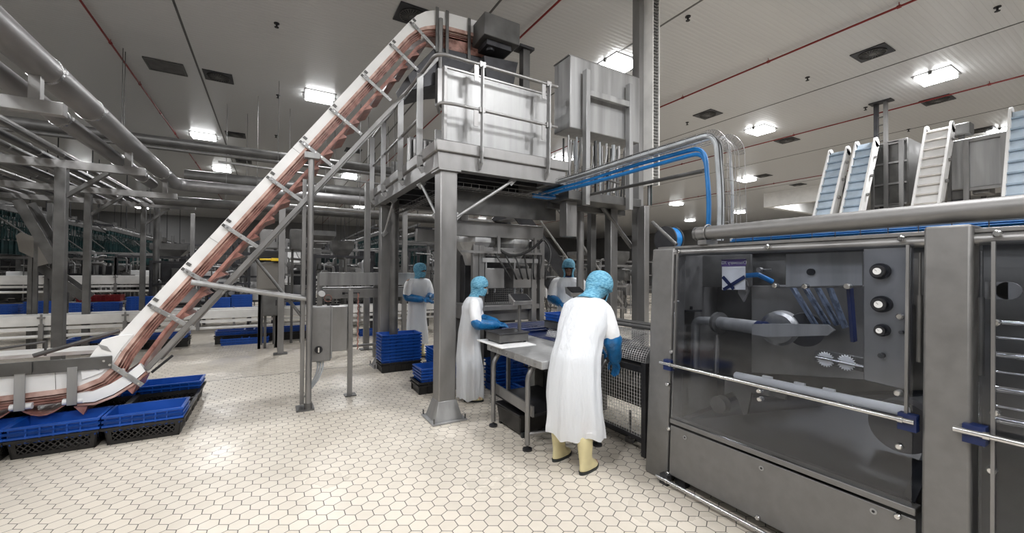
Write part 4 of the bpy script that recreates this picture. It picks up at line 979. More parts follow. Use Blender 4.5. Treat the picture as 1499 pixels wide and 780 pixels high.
MB().box(3.1, 3.14, YA+.1, YB-.1, 0.0, .06).box(3.1, 3.5, 3.7, 3.74, 0, .8).box(3.5, 3.54, YA+.05, YA+.1, 0, .8).build('base_frame', 'steel_d', mg)

# ================================================================= PEOPLE
def cap(m, a, b, ra, rb, seg=14):
    a, b = Vector(a), Vector(b); m.tube([a, a.lerp(b, .5), b], [ra, (ra+rb)/2, rb], seg); m.sph(a, ra*.995, seg); m.sph(b, rb*.995, seg)
def oval(c, rx, ry, n=28, tilt=0.0):
    c = Vector(c); return [c+Vector((rx*cos(2*pi*k/n), ry*sin(2*pi*k/n), -tilt*ry*sin(2*pi*k/n))) for k in range(n)]
def hand(m, W_, d, n, s_, e=0.0, curl=.5):
    W_, d, n, s_ = Vector(W_), Vector(d).normalized(), Vector(n).normalized(), Vector(s_).normalized()
    for j, u in enumerate((.030, .011, -.009, -.028)):            # palm, index to little finger
        k = W_+d*(.092, .096, .091, .082)[j]+s_*u
        cap(m, W_+s_*u*.6+d*.01, k, .014+e, .012+e, 10)
        L1 = (.042, .046, .042, .034)[j]; p = k; dd = d; ang = curl*(.7+.1*j)
        for q, L in enumerate((L1, L1*.62, L1*.5)):
            ang2 = ang*(q+1)*.8; v = (d*cos(ang2)+n*sin(ang2)+s_*u*1.2).normalized(); p2 = p+v*L
            cap(m, p, p2, .0092+e-.0006*q, .0086+e-.0007*q, 8); p = p2
    a = W_+d*.022+s_*.026; b = W_+d*.055+s_*.056+n*.012; c = W_+d*.085+s_*.062+n*.028; t2 = W_+d*.108+s_*.058+n*.04
    cap(m, a, b, .015+e, .0115+e, 8); cap(m, b, c, .0112+e, .0098+e, 8); cap(m, c, t2, .0098+e, .0085+e, 8)
def person(name_label, x, y, heading, H, lean, head, arms, feet, hem, wide=1.0, skin='skin', mask=True, hood=1.12, collar=None, boots=True, drape=0.0, headyaw=0.0, hoodopen=False, seed=1, shoes='boot'):
    rnd = random.Random(seed); sc = H/1.72
    root = thing('person', name_label, 'person', (x, y, 0)); R = Matrix.Translation((x, y, 0)) @ Matrix.Rotation(heading, 4, 'Z') @ Matrix.Diagonal((sc, sc, sc, 1))
    def fin(m, name, mat, parent, remesh=0, **k):
        bmesh.ops.transform(m.bm, matrix=R, verts=m.bm.verts); o = m.build(name, mat, parent, **k)
        if remesh:
            q = o.modifiers.new('remesh', 'REMESH'); q.mode = 'VOXEL'; q.voxel_size = remesh; q.use_smooth_shade = True
            q = o.modifiers.new('smooth', 'SMOOTH'); q.iterations = 3; q.factor = .5
        return o
    l = lean; hx, hy, hz = head                                   # head centre
    sh_y = l; shz = 1.42
    m = MB()                                                      # ---- body, one surface
    m.rings([oval((0, -.01, .84), .13, .10), oval((0, -.015, .92), .165, .115), oval((0, l*.25, 1.05), .14, .10), oval((0, l*.55, 1.18), .155, .105), oval((0, l*.85, 1.32), .17, .11), oval((0, l, 1.40), .15, .09), oval((0, l*1.03, 1.45), .07, .06)])
    nb = Vector((0, l*1.02, 1.42)); hc = Vector((hx, hy, hz))
    cap(m, nb, nb.lerp(hc, .6), .058, .054)
    for s_ in (-1, 1):
        f = Vector((*feet[0 if s_ < 0 else 1], 0)); hip = Vector((s_*.09, -.01, .88)); kn = Vector((f.x*.9+s_*.01, f.y+.02, .49)); an = Vector((f.x, f.y-.02, .10))
        cap(m, hip, kn, .085, .056); cap(m, kn, an, .056, .04); cap(m, an+Vector((0, 0, -.04)), an+Vector((s_*.015, .14, -.06)), .036, .03)
        S_, E_, W_ = arms[0 if s_ < 0 else 1]; S_, E_, W_ = Vector(S_), Vector(E_), Vector(W_)
        cap(m, (s_*.08, l, 1.39), S_, .065, .056); cap(m, S_, E_, .052, .041); cap(m, E_, W_, .040, .027)
        d = (W_-E_).normalized(); side = Vector((-s_, .0, .15)); side = (side-d*side.dot(d)).normalized(); n = side.cross(d) if s_ < 0 else d.cross(side)
        if n.z > 0: n = -n
        hand(m, W_, d, n, side)
    hd = Matrix.Translation(hc) @ Matrix.Rotation(headyaw, 4, 'Z') @ Matrix.Rotation(-math.atan2(hy-l, .5)*1.2, 4, 'X')
    h = MB()
    h.sph((0, -.012, .03), 1, 20, (.076, .096, .095)); h.sph((0, .02, -.03), 1, 18, (.062, .072, .085)); h.sph((0, .058, -.085), 1, 12, (.03, .03, .025))
    cap(h, (0, .09, .012), (0, .108, -.022), .009, .015, 8); cap(h, (-.02, .083, -.058), (.02, .083, -.058), .010, .010, 8)
    for s_ in (-1, 1): h.sph((s_*.078, -.01, -.005), 1, 10, (.010, .02, .032)); cap(h, (s_*.018, .085, .04), (s_*.045, .076, .04), .008, .007, 8)
    bmesh.ops.transform(h.bm, matrix=hd, verts=h.bm.verts)
    tmp = bpy.data.meshes.new('tmp'); h.bm.to_mesh(tmp); h.bm.free(); m.bm.from_mesh(tmp); bpy.data.meshes.remove(tmp)
    body = fin(m, 'body', skin, root, .008)
    m = MB()
    for s_ in (-1, 1): m.sph(hd @ Vector((s_*.032, .082, .018)), .0125, 10)
    fin(m, 'eyes', 'lens', root)
    # ---- hairnet / hood and mask
    def wr(v, a, f=9): return 1+a*noise.noise(Vector(v)*f+Vector((seed*3.1, 0, 0)))
    m = MB(); R_ = []; n = 40
    top = 18
    for i in range(top+1):
        ph = radians(4+ (112 if not hoodopen else 100)*i/top)
        ring = []
        for k in range(n):
            a = 2*pi*k/n; fx, fy = sin(a), cos(a)
            cut = .42*max(0, fy)**1.5*(i/top)**2                    # lifted over the brow
            ph2 = ph-cut*(1.0 if mask or not hoodopen else .4)
            v = Vector((.094*sin(ph2)*fx, -.012+.112*sin(ph2)*fy, .035+.108*cos(ph2)))
            v = Vector((0, -.012, .03))+(v-Vector((0, -.012, .03)))*wr(v, .13)*hood
            ring.append(hd @ v)
        R_.append(ring)
    m.rings(R_, False); m.bm.faces.new([v for v in list(m.bm.verts)[:n]][::-1])
    fin(m, 'hairnet', 'net', root, solid=.004)
    # hood skirt over back of head and neck
    m = MB(); R_ = []
    for i in range(9):
        t_ = i/8; c = (hd @ Vector((0, -.012+.01*t_, .005-.02*t_))).lerp(nb+Vector((0, -.0, .01)), t_*.95); rx = .088*(1-t_)+.088*t_-.016*sin(pi*t_); ry = .108*(1-t_)+.082*t_-.02*sin(pi*t_)
        ring = []
        a0 = radians(48) if mask else radians(40)
        for k in range(29):
            a = a0+(2*pi-2*a0)*k/28; v = Vector((rx*sin(a), ry*cos(a), 0))*(1+(hood-1)*(1.3-.6*t_)); ring.append(c+(hd.to_3x3() @ v)*wr(c+v, .10, 14))
        R_.append(ring)
    for i in range(8):
        if i == 0: rows = [[m.bm.verts.new(p) for p in r] for r in R_]
        for k in range(28): m.bm.faces.new((rows[i][k], rows[i][k+1], rows[i+1][k+1], rows[i+1][k]))
    fin(m, 'hood_back', 'net', root, solid=.004)
    if mask:
        m = MB(); rows = []
        for i in range(7):
            t_ = i/6; ring = []
            for k in range(15):
                a = radians(-80+160*k/14); rr = 1.10-.12*abs(t_-.35)
                ring.append(m.bm.verts.new(hd @ Vector((.074*rr*sin(a), .004+.104*rr*cos(a)*(1-.12*t_), -.005-.11*t_))))
            rows.append(ring)
        for i in range(6):
            for k in range(14): m.bm.faces.new((rows[i][k], rows[i][k+1], rows[i+1][k+1], rows[i+1][k]))
        fin(m, 'face_mask', 'net', root, solid=.003)
    if collar:
        m = MB(); m.rings([oval(nb+Vector((0, .005, .0)), .085, .075), oval(nb+Vector((0, .012, .06)), .07, .068)], False); fin(m, 'collar', collar, root, solid=.008)
    # ---- gown
    n = 72; rows = []
    spec = [(hem, 0, .01, .245*wide, .20*wide, 1.0), (hem+.05, 0, .01, .245*wide, .20*wide, .95), (.45, 0, .01, .235*wide, .19*wide, .85), (.62, 0, .0, .225*wide, .18*wide, .7), (.80, 0, -.005, .215*wide, .172*wide, .55), (.95, 0, l*.1-.01, .208*wide, .165*wide, .4),
            (1.10, 0, l*.42-.01, .205*wide, .158*wide, .3), (1.22, 0, l*.68-.01, .225*wide, .155*wide, .25), (1.32, 0, l*.88-.01, .238, .150, .2), (1.39, 0, l*.98-.005, .228, .135, .12), (1.44, 0, l*1.02, .165, .11, .08), (1.465, 0, l*1.04, .085, .078, .05)]
    spec = [q for i, q in enumerate(spec) if i < 2 or q[0] > hem+.08]
    fine = []
    for a, b in zip(spec, spec[1:]):
        for q in range(4): fine.append([a[i]*(1-q/4)+b[i]*q/4 for i in range(6)])
    fine.append(spec[-1]); ph = [rnd.uniform(0, 6.28) for _ in range(6)]
    m = MB(); R_ = []
    for z, cx, cy, rx, ry, fo in fine:
        ring = []
        for k in range(n):
            a = 2*pi*k/n
            f_ = 1+fo*(.06*sin(3*a+ph[0]+z*1.2)+.055*sin(7*a+ph[1]+z*2.2)+.04*sin(12*a+ph[2]-z*3)+.02*sin(23*a+ph[3]+z*5))+.05*noise.noise(Vector((cos(a)*2.2, sin(a)*2.2, z*3.2+seed)))
            back = drape*max(0, -sin(a))*max(0, 1-abs(z-.6)/.8)
            zz = z+(.018*sin(4*a+ph[4])+.012*sin(9*a+ph[5])) if z < hem+.06 else z
            ring.append(Vector((cx+rx*cos(a)*f_, cy+(ry+back)*sin(a)*f_, zz)))
        R_.append(ring)
    m.rings(R_, False); fin(m, 'gown', 'gown', root, ang=80)
    # coat underneath (shorter, opaque)
    m = MB(); R_ = []
    for z, cx, cy, rx, ry, fo in fine:
        if z < max(hem+.16, .42) or z > 1.45: continue
        R_.append([Vector((cx+(rx-.02)*.93*cos(2*pi*k/40)*(1+fo*.03*sin(5*2*pi*k/40+ph[1])), cy+(ry-.015)*.93*sin(2*pi*k/40), z-.008)) for k in range(40)])
    m.rings(R_, False); fin(m, 'coat', 'coat', root, ang=80)
    # ---- sleeves, blue covers and gloves
    for i, s_ in enumerate((-1, 1)):
        S_, E_, W_ = map(Vector, arms[i]); m = MB()
        P = [Vector((s_*.12, l, 1.385)), S_+Vector((0, 0, .008)), S_.lerp(E_, .3), S_.lerp(E_, .6), S_.lerp(E_, .85), E_.lerp(W_, .12)]
        m.tube(P, [.07, .076, .080, .080, .078, .068], 22, False)
        for v in m.bm.verts: v.co += Vector((noise.noise(v.co*13+Vector((seed, 0, 0))), noise.noise(v.co*13+Vector((0, 9, 0))), noise.noise(v.co*13+Vector((0, 0, 5)))))*.014
        fin(m, 'sleeve', 'coat', root, solid=.003, sub=1, ang=80)
        m = MB(); A_ = S_.lerp(E_, .80); P = [A_, S_.lerp(E_, .93), E_, E_.lerp(W_, .2), E_.lerp(W_, .45), E_.lerp(W_, .7), E_.lerp(W_, .92), E_.lerp(W_, 1.0)]
        m.tube(P, [.070, .082, .082, .076, .07, .064, .052, .037], 22, False)
        for v in m.bm.verts: v.co += Vector((noise.noise(v.co*19+Vector((seed, 3, 0))), noise.noise(v.co*19+Vector((0, 9, 0))), noise.noise(v.co*19+Vector((7, 0, 5)))))*.014
        fin(m, 'sleeve_cover', 'glove', root, solid=.003, sub=1, ang=80)
        d = (W_-E_).normalized(); side = Vector((-s_, .0, .15)); side = (side-d*side.dot(d)).normalized(); nn = side.cross(d) if s_ < 0 else d.cross(side)
        if nn.z > 0: nn = -nn
        m = MB(); cap(m, W_-d*.05, W_, .034, .032, 12); hand(m, W_, d, nn, side, .0032); fin(m, 'glove', 'glove', root, .0045)
    # ---- boots
    for i, s_ in enumerate((-1, 1)):
        f = Vector((*feet[i], 0)); tx = s_*.02; m = MB()
        rows = [(.33 if boots else .10, -.025, .072, .080), (.22 if boots else .09, -.022, .066, .072), (.13 if boots else .08, -.018, .056, .064), (.085, .0, .048, .085), (.055, .035, .052, .125), (.03, .04, .054, .135), (.018, .04, .053, .135)]
        m.rings([[Vector((f.x+tx*(yc+.02)*3+rx*cos(2*pi*k/24)*(1 if sin(2*pi*k/24) > 0 else .86), f.y+yc+ry*sin(2*pi*k/24), z)) for k in range(24)] for z, yc, rx, ry in rows])
        b = fin(m, 'boot' if boots else 'shoe', shoes, root, sub=1, ang=80)
        m = MB(); m.rings([[Vector((f.x+tx*.06*3+rx*cos(2*pi*k/24)*(1 if sin(2*pi*k/24) > 0 else .86), f.y+.04+ry*sin(2*pi*k/24), z)) for k in range(24)] for z, rx, ry in ((0, .053, .138), (.022, .057, .142))]); fin(m, 'sole', 'rubber', b)
    return root

a_ = onz(820, 674); b_ = onz(861, 682); cx_, cy_ = (a_.x+b_.x)/2, (a_.y+b_.y)/2
person('worker in long white gown and cream boots, seen from behind, bending over the mesh conveyor', 2.28, 2.80, radians(-72), 1.68, .19, (0.03, .37, 1.535),
       [((-.17, .20, 1.35), (-.23, .32, 1.12), (-.12, .50, .97)), ((.175, .19, 1.35), (.235, .24, 1.08), (.18, .40, .87))],
       [(-.15, -.02), (.15, -.06)], .28, 1.06, drape=.05, seed=3, hood=1.27)
person('worker in white gown in profile behind the front column, blue sleeve resting by the scale', 2.22, 4.86, radians(-117), 1.56, .05, (0, .13, 1.60),
       [((-.20, .06, 1.38), (-.25, .12, 1.12), (-.12, .40, 1.08)), ((.20, .06, 1.38), (.26, .10, 1.10), (.13, .40, 1.07))],
       [(-.09, .02), (.09, .02)], .05, .88, boots=False, drape=.03, seed=5, headyaw=-.1)
person('worker in white gown at the back left, blue hands folded at the waist', 2.42, 7.75, radians(-160), 1.78, .04, (0, .08, 1.60),
       [((-.21, .03, 1.40), (-.27, .04, 1.12), (-.06, .24, 1.10)), ((.21, .03, 1.40), (.27, .04, 1.12), (.04, .26, 1.08))],
       [(-.1, .0), (.1, .0)], .25, .86, seed=8, headyaw=.35)
person('worker with blue hood, dark face and navy collar, standing far behind the nearest worker', 4.42, 5.62, radians(140), 1.84, .02, (0, .05, 1.60),
       [((-.21, .03, 1.40), (-.27, .08, 1.12), (-.12, .30, 1.06)), ((.21, .03, 1.40), (.27, .08, 1.12), (.12, .30, 1.06))],
       [(-.1, .0), (.1, .0)], .4, .9, skin='skin_d', mask=False, hoodopen=True, collar='navy', seed=11)

# ================================================================= OVERHEAD PIPES, LEFT
def insulated(name_label, pts, r, mat='insul', clamps=(), rad=.35):
    t = thing('overhead_pipe', name_label, 'pipe', pts[0]); P = rpoly(pts, rad, 8) if len(pts) > 2 else pts
    MB().tube(P, r, 22).build('pipe', mat, t)
    for c, d in clamps:
        c, d = Vector(c), Vector(d)
        MB().tube([c-d*.02, c+d*.02], r+.008, 22).box(c.x+r-.0, c.x+r+.035, c.y-.008, c.y+.008, c.z-.02, c.z+.02).build('clamp_ring', 'chrome', t)
    a, b = Vector(P[-2]), Vector(P[-1]); q = Vector(pts[-2]); L = (Vector(pts[-1])-q).length; n = max(1, int(L/2.2)); m = MB()
    for k in range(n):
        c = q.lerp(Vector(pts[-1]), (k+.6)/n)
        if abs(b.x-a.x) > abs(b.y-a.y): MB().cyl((c.x, c.y, c.z), (c.x, c.y, HC), .007, 6).build('hanger_rod', 'steel_d', t)
    return t
Z1 = 3.6
insulated('thickest grey pipe at upper left, running away and elbowing right behind the incline', [(-1.95, -2, Z1), (-1.95, 12.0, Z1), (6.0, 12.0, Z1)], .135, clamps=[((-1.95, y_, Z1), (0, 1, 0)) for y_ in (5.75, 6.9, 10.6)])
insulated('second thick grey pipe just below the thickest one at upper left', [(-2.24, -2, 3.47), (-2.24, 11.4, 3.47)], .10, clamps=[((-2.24, y_, 3.47), (0, 1, 0)) for y_ in (7.0, 9.2, 10.6)])
insulated('long grey pipe crossing from left to the platform high under the ceiling', [(-4.2, 10.95, 4.3), (6.5, 10.95, 4.3)], .10, 'steel_d')
insulated('slim pair pipe directly under the long crossing grey pipe', [(-4.2, 10.8, 4.12), (6.5, 10.8, 4.12)], .035, 'steel_d')
insulated('slender rail pipe with end fitting left of the incline, under the crossing pipe', [(-1.2, 12.5, 4.35), (4.0, 12.5, 4.2)], .03, 'steel')
insulated('broad flat duct crossing behind the thick elbowed pipe', [(-2.0, 13.5, 4.1), (7, 13.5, 4.1)], .16, 'steel_d')
insulated('low duct crossing under the thick elbowed pipe', [(-2.5, 13.0, 3.35), (7, 13.0, 3.35)], .12, 'steel_d')
insulated('thin pipe crossing low right of the incline toward the platform', [(.2, 11.2, 3.2), (6, 11.2, 3.2)], .05, 'steel')
racky = [(-2.65, 3.30, .03), (-2.75, 3.38, .05), (-2.88, 3.30, .028), (-3.0, 3.36, .06), (-3.18, 3.34, .035), (-3.32, 3.40, .07), (-3.52, 3.34, .04), (-3.66, 3.36, .03), (-3.85, 3.42, .08), (-4.1, 3.34, .045), (-4.25, 3.34, .03), (-4.45, 3.40, .08), (-4.75, 3.36, .05), (-4.95, 3.34, .03), (-5.2, 3.42, .09)]
wd = ['first', 'second', 'third', 'fourth', 'fifth', 'sixth', 'seventh', 'eighth', 'ninth', 'tenth', 'eleventh', 'twelfth', 'thirteenth', 'fourteenth', 'fifteenth', 'sixteenth']
for k, (x_, z_, r) in enumerate(racky):
    t = thing('rack_pipe', 'steel pipe lying on the left overhead rack, %s from the walkway side' % wd[k], 'pipe', (x_, 6, z_), 'pipes on the left overhead rack')
    MB().tube([(x_, 2, z_), (x_, 13.6+.25*(k % 4), z_)], r, 14).build('pipe', ('steel_d', 'steel', 'darksteel', 'steel_d')[k % 4], t)
    m = MB()
    for y_ in (5.8, 8.4, 11.0): m.tube([(x_, y_-.02, z_), (x_, y_+.02, z_)], r+.006, 12)
    m.build('clip', 'steel', t)
def rack_frame(y_, label, posts=(-2.65,), zt=3.22, x0=-5.4, x1=-1.75, w=.075):
    t = thing('pipe_rack', label, 'pipe rack', (posts[0] if posts else -3.5, y_, 0))
    if not posts: MB().cyl((x0+.2, y_, zt), (x0+.2, y_, HC), .02, 8).build('hanger_rod', 'steel_d', t); MB().cyl((-3.4, y_, zt), (-3.4, y_, HC), .02, 8).build('hanger_rod', 'steel_d', t)
    MB().box(x0, x1, y_-.05, y_+.05, zt-.10, zt+.02).build('cross_beam', 'steel', t, bev=.004)
    for px in posts:
        MB().box(px-w, px+w, y_-w, y_+w, 0, zt-.1).build('post', 'steel_d', t, bev=.006)
        MB().beam((px, y_, zt-.55), (px+.5, y_, zt-.1), .05, .08, up=(0, 1, 0)).build('knee_brace', 'steel_d', t)
    MB().box(-1.99, -1.91, y_-.04, y_+.04, zt+.02, 3.47).build('cradle', 'steel', t)
    return t
rack_frame(5.6, 'nearest cross beam of the left pipe rack, at the left picture edge', ())
rack_frame(8.5, 'thick square steel post and beam of the pipe rack, largest at left', (-2.68,), w=.062)
rack_frame(11.0, 'slimmer square post and beam just right of the thick left post', (-3.10,), w=.05)
rack_frame(13.4, 'pipe rack post and beam farther back, left of the incline', (-2.78,), 3.3, w=.05)
for px, py, lb in ((228, 430, 'round steel post left of the incline, behind the white conveyors'), (281, 400, 'thin steel post seen just left of the incline'), (412, 518, 'steel post standing on the floor right of the incline'), (537, 470, 'steel post between switch boxes and platform, behind'), (592, 480, 'slim steel post beside the back left worker'), (577, 470, 'round vertical steel tube beside the back platform column')):
    y_ = {228: 14.5, 281: 17, 412: 9.3, 537: 9.0, 592: 10.5, 577: 7.0}[px]; p = ony(px, 400, y_)
    t = thing('steel_post', lb, 'post', (p.x, p.y, 0)); zt = 3.5 if px != 412 else 3.0
    if px in (228, 577): MB().cyl((p.x, p.y, 0), (p.x, p.y, zt), .07, 16).build('post', 'steel_d', t)
    else: MB().box(p.x-.055, p.x+.055, p.y-.055, p.y+.055, 0, zt).build('post', 'steel', t, bev=.004)
    MB().box(p.x-.12, p.x+.12, p.y-.10, p.y+.10, 0, .02).build('base_plate', 'steel_d', t)

# ---- shackle lines
def shackle_line(x_, y0, y1, z_, label, sk, n=60, dy=.2):
    t = thing('shackle_line', label, 'shackle conveyor', (x_, y0, z_))
    MB().box(x_-.04, x_+.04, y0, y1, z_, z_+.12).box(x_-.35, x_-.3, y0, y1, z_+.25, z_+.32).build('rail', 'steel_d', t)
    m = MB()
    for k in range(int((y1-y0)/3.6)): yy = y0+k*3.6; m.box(x_-.5, x_+.12, yy, yy+.05, z_+.14, z_+.2); m.cyl((x_-.4, yy+.02, z_+.14), (x_-.4, yy+.02, HC), .015, 6)
    m.build('hanger', 'dark', t)
    m = MB()
    for k in range(int((y1-y0)/.4)): yy = y0+k*.4; m.box(x_-.02, x_+.02, yy, yy+.03, z_-.16, z_).box(x_-.12, x_+.12, yy+.1, yy+.13, z_+.12, z_+.15)
    tr = m.build('trolleys', 'chrome', t); tr['kind'] = 'stuff'
    m = MB()
    for k in range(int((y1-y0)/2.5)): yy = y0+k*2.5; m.cyl((x_-.3, yy, z_+.2), (x_+.6, yy+1.2, z_-.9), .02, 6).box(x_+.55, x_+.65, yy+1.2, yy+1.3, 0, z_+.3)
    m.build('stay_bars', 'steel_d', t)
    if 'p' not in sk:
        m = MB(); m.cyl((0, 0, 0), (0, 0, -.35), .010, 5).box(-.045, .045, -.02, .02, -.12, -.02); m.tube([(-.10, 0, -.35), (-.10, 0, -.62), (-.04, 0, -.70), (-.04, 0, -.40), (.04, 0, -.40), (.04, 0, -.70), (.10, 0, -.62), (.10, 0, -.35), (-.10, 0, -.35)], .012, 5)
        m.box(-.06, .06, -.05, .05, -1.05, -.72)
        sk['p'] = m.build('shackle', 'teal', origin=(0, 0, 0)); first = sk['p']
    for k in range(n):
        o = sk['p'] if not sk.get('u') else sk['p'].copy()
        if sk.get('u'): COL.objects.link(o)
        sk['u'] = True; o.parent = t; o.location = (0, k*dy, 0); o.rotation_euler = (0, 0, (k*37 % 11)*.12-.6)
    m = MB()
    for k in range(n, int((y1-y0)/dy)):
        yy = y0+k*dy; m.box(x_-.05, x_+.05, yy-.04, yy+.04, z_-.5, z_-.3).box(x_-.008, x_+.008, yy-.008, yy+.008, z_-.3, z_).box(x_-.1, x_-.06, yy-.01, yy+.01, z_-1.0, z_-.3).box(x_+.05, x_+.1, yy-.01, yy+.01, z_-.9, z_-.4)
    o = m.build('far_shackles', 'teal', t); o['kind'] = 'stuff'
SK = {}
shackle_line(-5.6, 11.5, 34, 3.05, 'overhead shackle line with dark green hangers, nearest at left', SK, 60)
shackle_line(-6.5, 13.5, 36, 3.15, 'second overhead shackle line with dark green hangers behind the nearest', SK, 50)
shackle_line(-7.6, 15.5, 38, 3.0, 'third overhead shackle line with dark green hangers, farther left', SK, 40)
shackle_line(-4.6, 18, 38, 2.9, 'far overhead shackle line with dark green hangers near the incline', SK, 40)
shackle_line(4.6, 13.5, 36, 2.95, 'overhead shackle line with dark green hangers left of the platform', SK, 50)
shackle_line(3.6, 15.5, 38, 3.05, 'farther overhead green shackle line between incline and platform', SK, 40)

# ---- low white conveyors across the hall
def low_conveyor(y_, x0, x1, z0, z1, label, step=1.15, lower=True):
    t = thing('long_conveyor', label, 'conveyor', (x0, y_, 0))
    MB().box(x0, x1, y_-.03, y_+.03, z0, z1).build('front_guard', 'whitec', t, bev=.008); MB().box(x0, x1, y_+.4, y_+.45, z0, z1).build('rear_guard', 'whitec', t)
    MB().box(x0, x1, y_+.03, y_+.4, z0+.02, z0+.05).build('belt', 'steel_d', t)
    if lower: MB().cyl((x0, y_, z0-.20), (x1, y_, z0-.20), .03, 10).box(x0, x1, y_-.01, y_+.01, z0-.09, z0-.03).build('lower_rail', 'whitec', t)
    x = x0+.4
    while x < x1:
        m = MB(); m.box(x-.03, x+.03, y_-.07, y_-.03, z0-.24, z0+.03).box(x-.012, x+.012, y_-.06, y_-.03, z0, z1+.03).box(x-.05, x+.05, y_-.065, y_-.035, z1-.05, z1-.02); br = m.build('bracket', 'steel', t)
        if int((x-x0)/step) % 2 == 0:
            MB().box(x-.025, x+.025, y_+.1, y_+.15, 0, z0).box(x-.025, x+.025, y_+.1, y_+.4, z0-.05, z0).build('leg', 'steel', t)
        x += step
low_conveyor(10.9, -5.2, 1.2, .60, .78, 'long white low conveyor crossing the hall behind the incline')
low_conveyor(10.9, 1.5, 5.5, .60, .78, 'white low conveyor continuing right of the switch boxes')
low_conveyor(16.0, -8.5, 6.5, 1.22, 1.46, 'higher white tube conveyor crossing farther back at left', 1.4)
low_conveyor(13.6, -8.5, 5.0, .52, .62, 'narrow steel roller track holding the blue crate stacks', 1.8, False)
low_conveyor(19.0, -9, 12, .9, 1.05, 'distant white conveyor across the back of the hall', 2.0, False)
# dark pallets beneath the first conveyor
for px, lb in ((140, 'black crate on the floor under the long white conveyor, left'), (190, 'second black crate on the floor under the long white conveyor'), (245, 'third black crate on the floor under the long white conveyor'), (345, 'black crate under the white conveyor right of the incline, left'), (385, 'black crate under the white conveyor right of the incline, middle'), (425, 'black crate under the white conveyor right of the incline, right')):
    p = ony(px, 490, 11.3); put(PBS, p.x, p.y, 0, lb, sc=(1.3, 1, 1.2)); put(PF, p.x, p.y, .19, lb.replace('black crate', 'blue crate on the black one'), sc=(1.3, 1, 1))
nm = ['bottom', 'second', 'third', 'fourth', 'fifth', 'sixth', 'seventh', 'top']
for px, n, ybase, lb, dd in ((8, 4, 457, 'leftmost blue stack behind the white conveyor', 13.9), (60, 5, 457, 'blue stack left of the thick post', 13.8), (113, 4, 458, 'blue stack between the two left posts', 13.8), (158, 4, 458, 'blue stack right of the second post', 13.9), (205, 6, 458, 'tall blue stack left of the incline', 13.8), (322, 5, 457, 'blue stack seen under the incline, left', 13.8), (354, 6, 457, 'blue stack seen under the incline, right', 13.8), (432, 5, 457, 'blue stack between the incline and its pole', 13.8), (552, 5, 457, 'blue stack behind the trough near the column', 13.8)):
    p = ony(px, ybase, dd)
    for k in range(n): put(PF, p.x, p.y, max(.5, .53)+.065*k, 'blue crate in the %s, %s' % (lb, nm[k] if k < n-1 else 'topmost'), group=lb+' crates', sc=(.85, .7, 1))
red = mk(solid_crate, 'red_crate', 'red', .57, .37, .16)
for k, (px, z_) in enumerate(((138, .95), (158, .95))): p = ony(px, 430, 14.6); put(red, p.x, p.y, .62+.2, 'red crate behind the blue stacks, %s' % ('left' if k == 0 else 'right'))
t = thing('crate_shelf', 'low steel shelf carrying the red crates behind the blue stacks', 'shelf', (-4.2, 14.6, 0))
MB().box(-5.0, -2.9, 14.35, 14.85, .77, .81).build('top', 'steel', t); MB().box(-4.95, -4.9, 14.4, 14.45, 0, .77).box(-3.0, -2.95, 14.4, 14.45, 0, .77).box(-4.95, -4.9, 14.8, 14.85, 0, .77).box(-3.0, -2.95, 14.8, 14.85, 0, .77).build('legs', 'steel', t)

# ---- chutes at left
def chute(P0, P1, w, label):
    P0, P1 = Vector(P0), Vector(P1); t = thing('steel_chute', label, 'chute', tuple(P1))
    d = (P1-P0).normalized(); MB().beam(P0, P1, w, .012, up=(0, 0, 1)).build('bed', 'steel', t); u = Vector((0, w/2, 0)); m = MB()
    for s_ in (-1, 1): m.beam(P0+u*s_+Vector((0, 0, .07)), P1+u*s_+Vector((0, 0, .07)), .012, .16)
    m.build('side_wall', 'steel_d', t); c = P0.lerp(P1, .5); MB().box(c.x-.03, c.x+.03, c.y-w/2, c.y-w/2+.05, 0, c.z).box(c.x-.03, c.x+.03, c.y+w/2-.05, c.y+w/2, 0, c.z).build('support', 'steel_d', t)
chute(ony(35, 300, 11.8), ony(88, 390, 11.8), .5, 'upper steel chute sloping down behind the thick left post')
chute(ony(55, 388, 12), ony(128, 440, 12), .4, 'lower steel chute sloping down between the left posts')
t = thing('end_plate', 'beige angular guard plate at the chute head', 'guard plate', (-4.5, 12, 2)); q = [ony(a, b, 11.6) for a, b in ((25, 345), (30, 368), (52, 378), (56, 390), (95, 380), (60, 350), (32, 340))]
MB().prism([(p.x, p.z) for p in q], 11.55, 11.6).build('plate', 'sheet', t); c = ony(45, 360, 11.62); MB().box(c.x-.03, c.x+.03, 11.6, 11.65, 0, c.z).build('stand', 'steel_d', t)

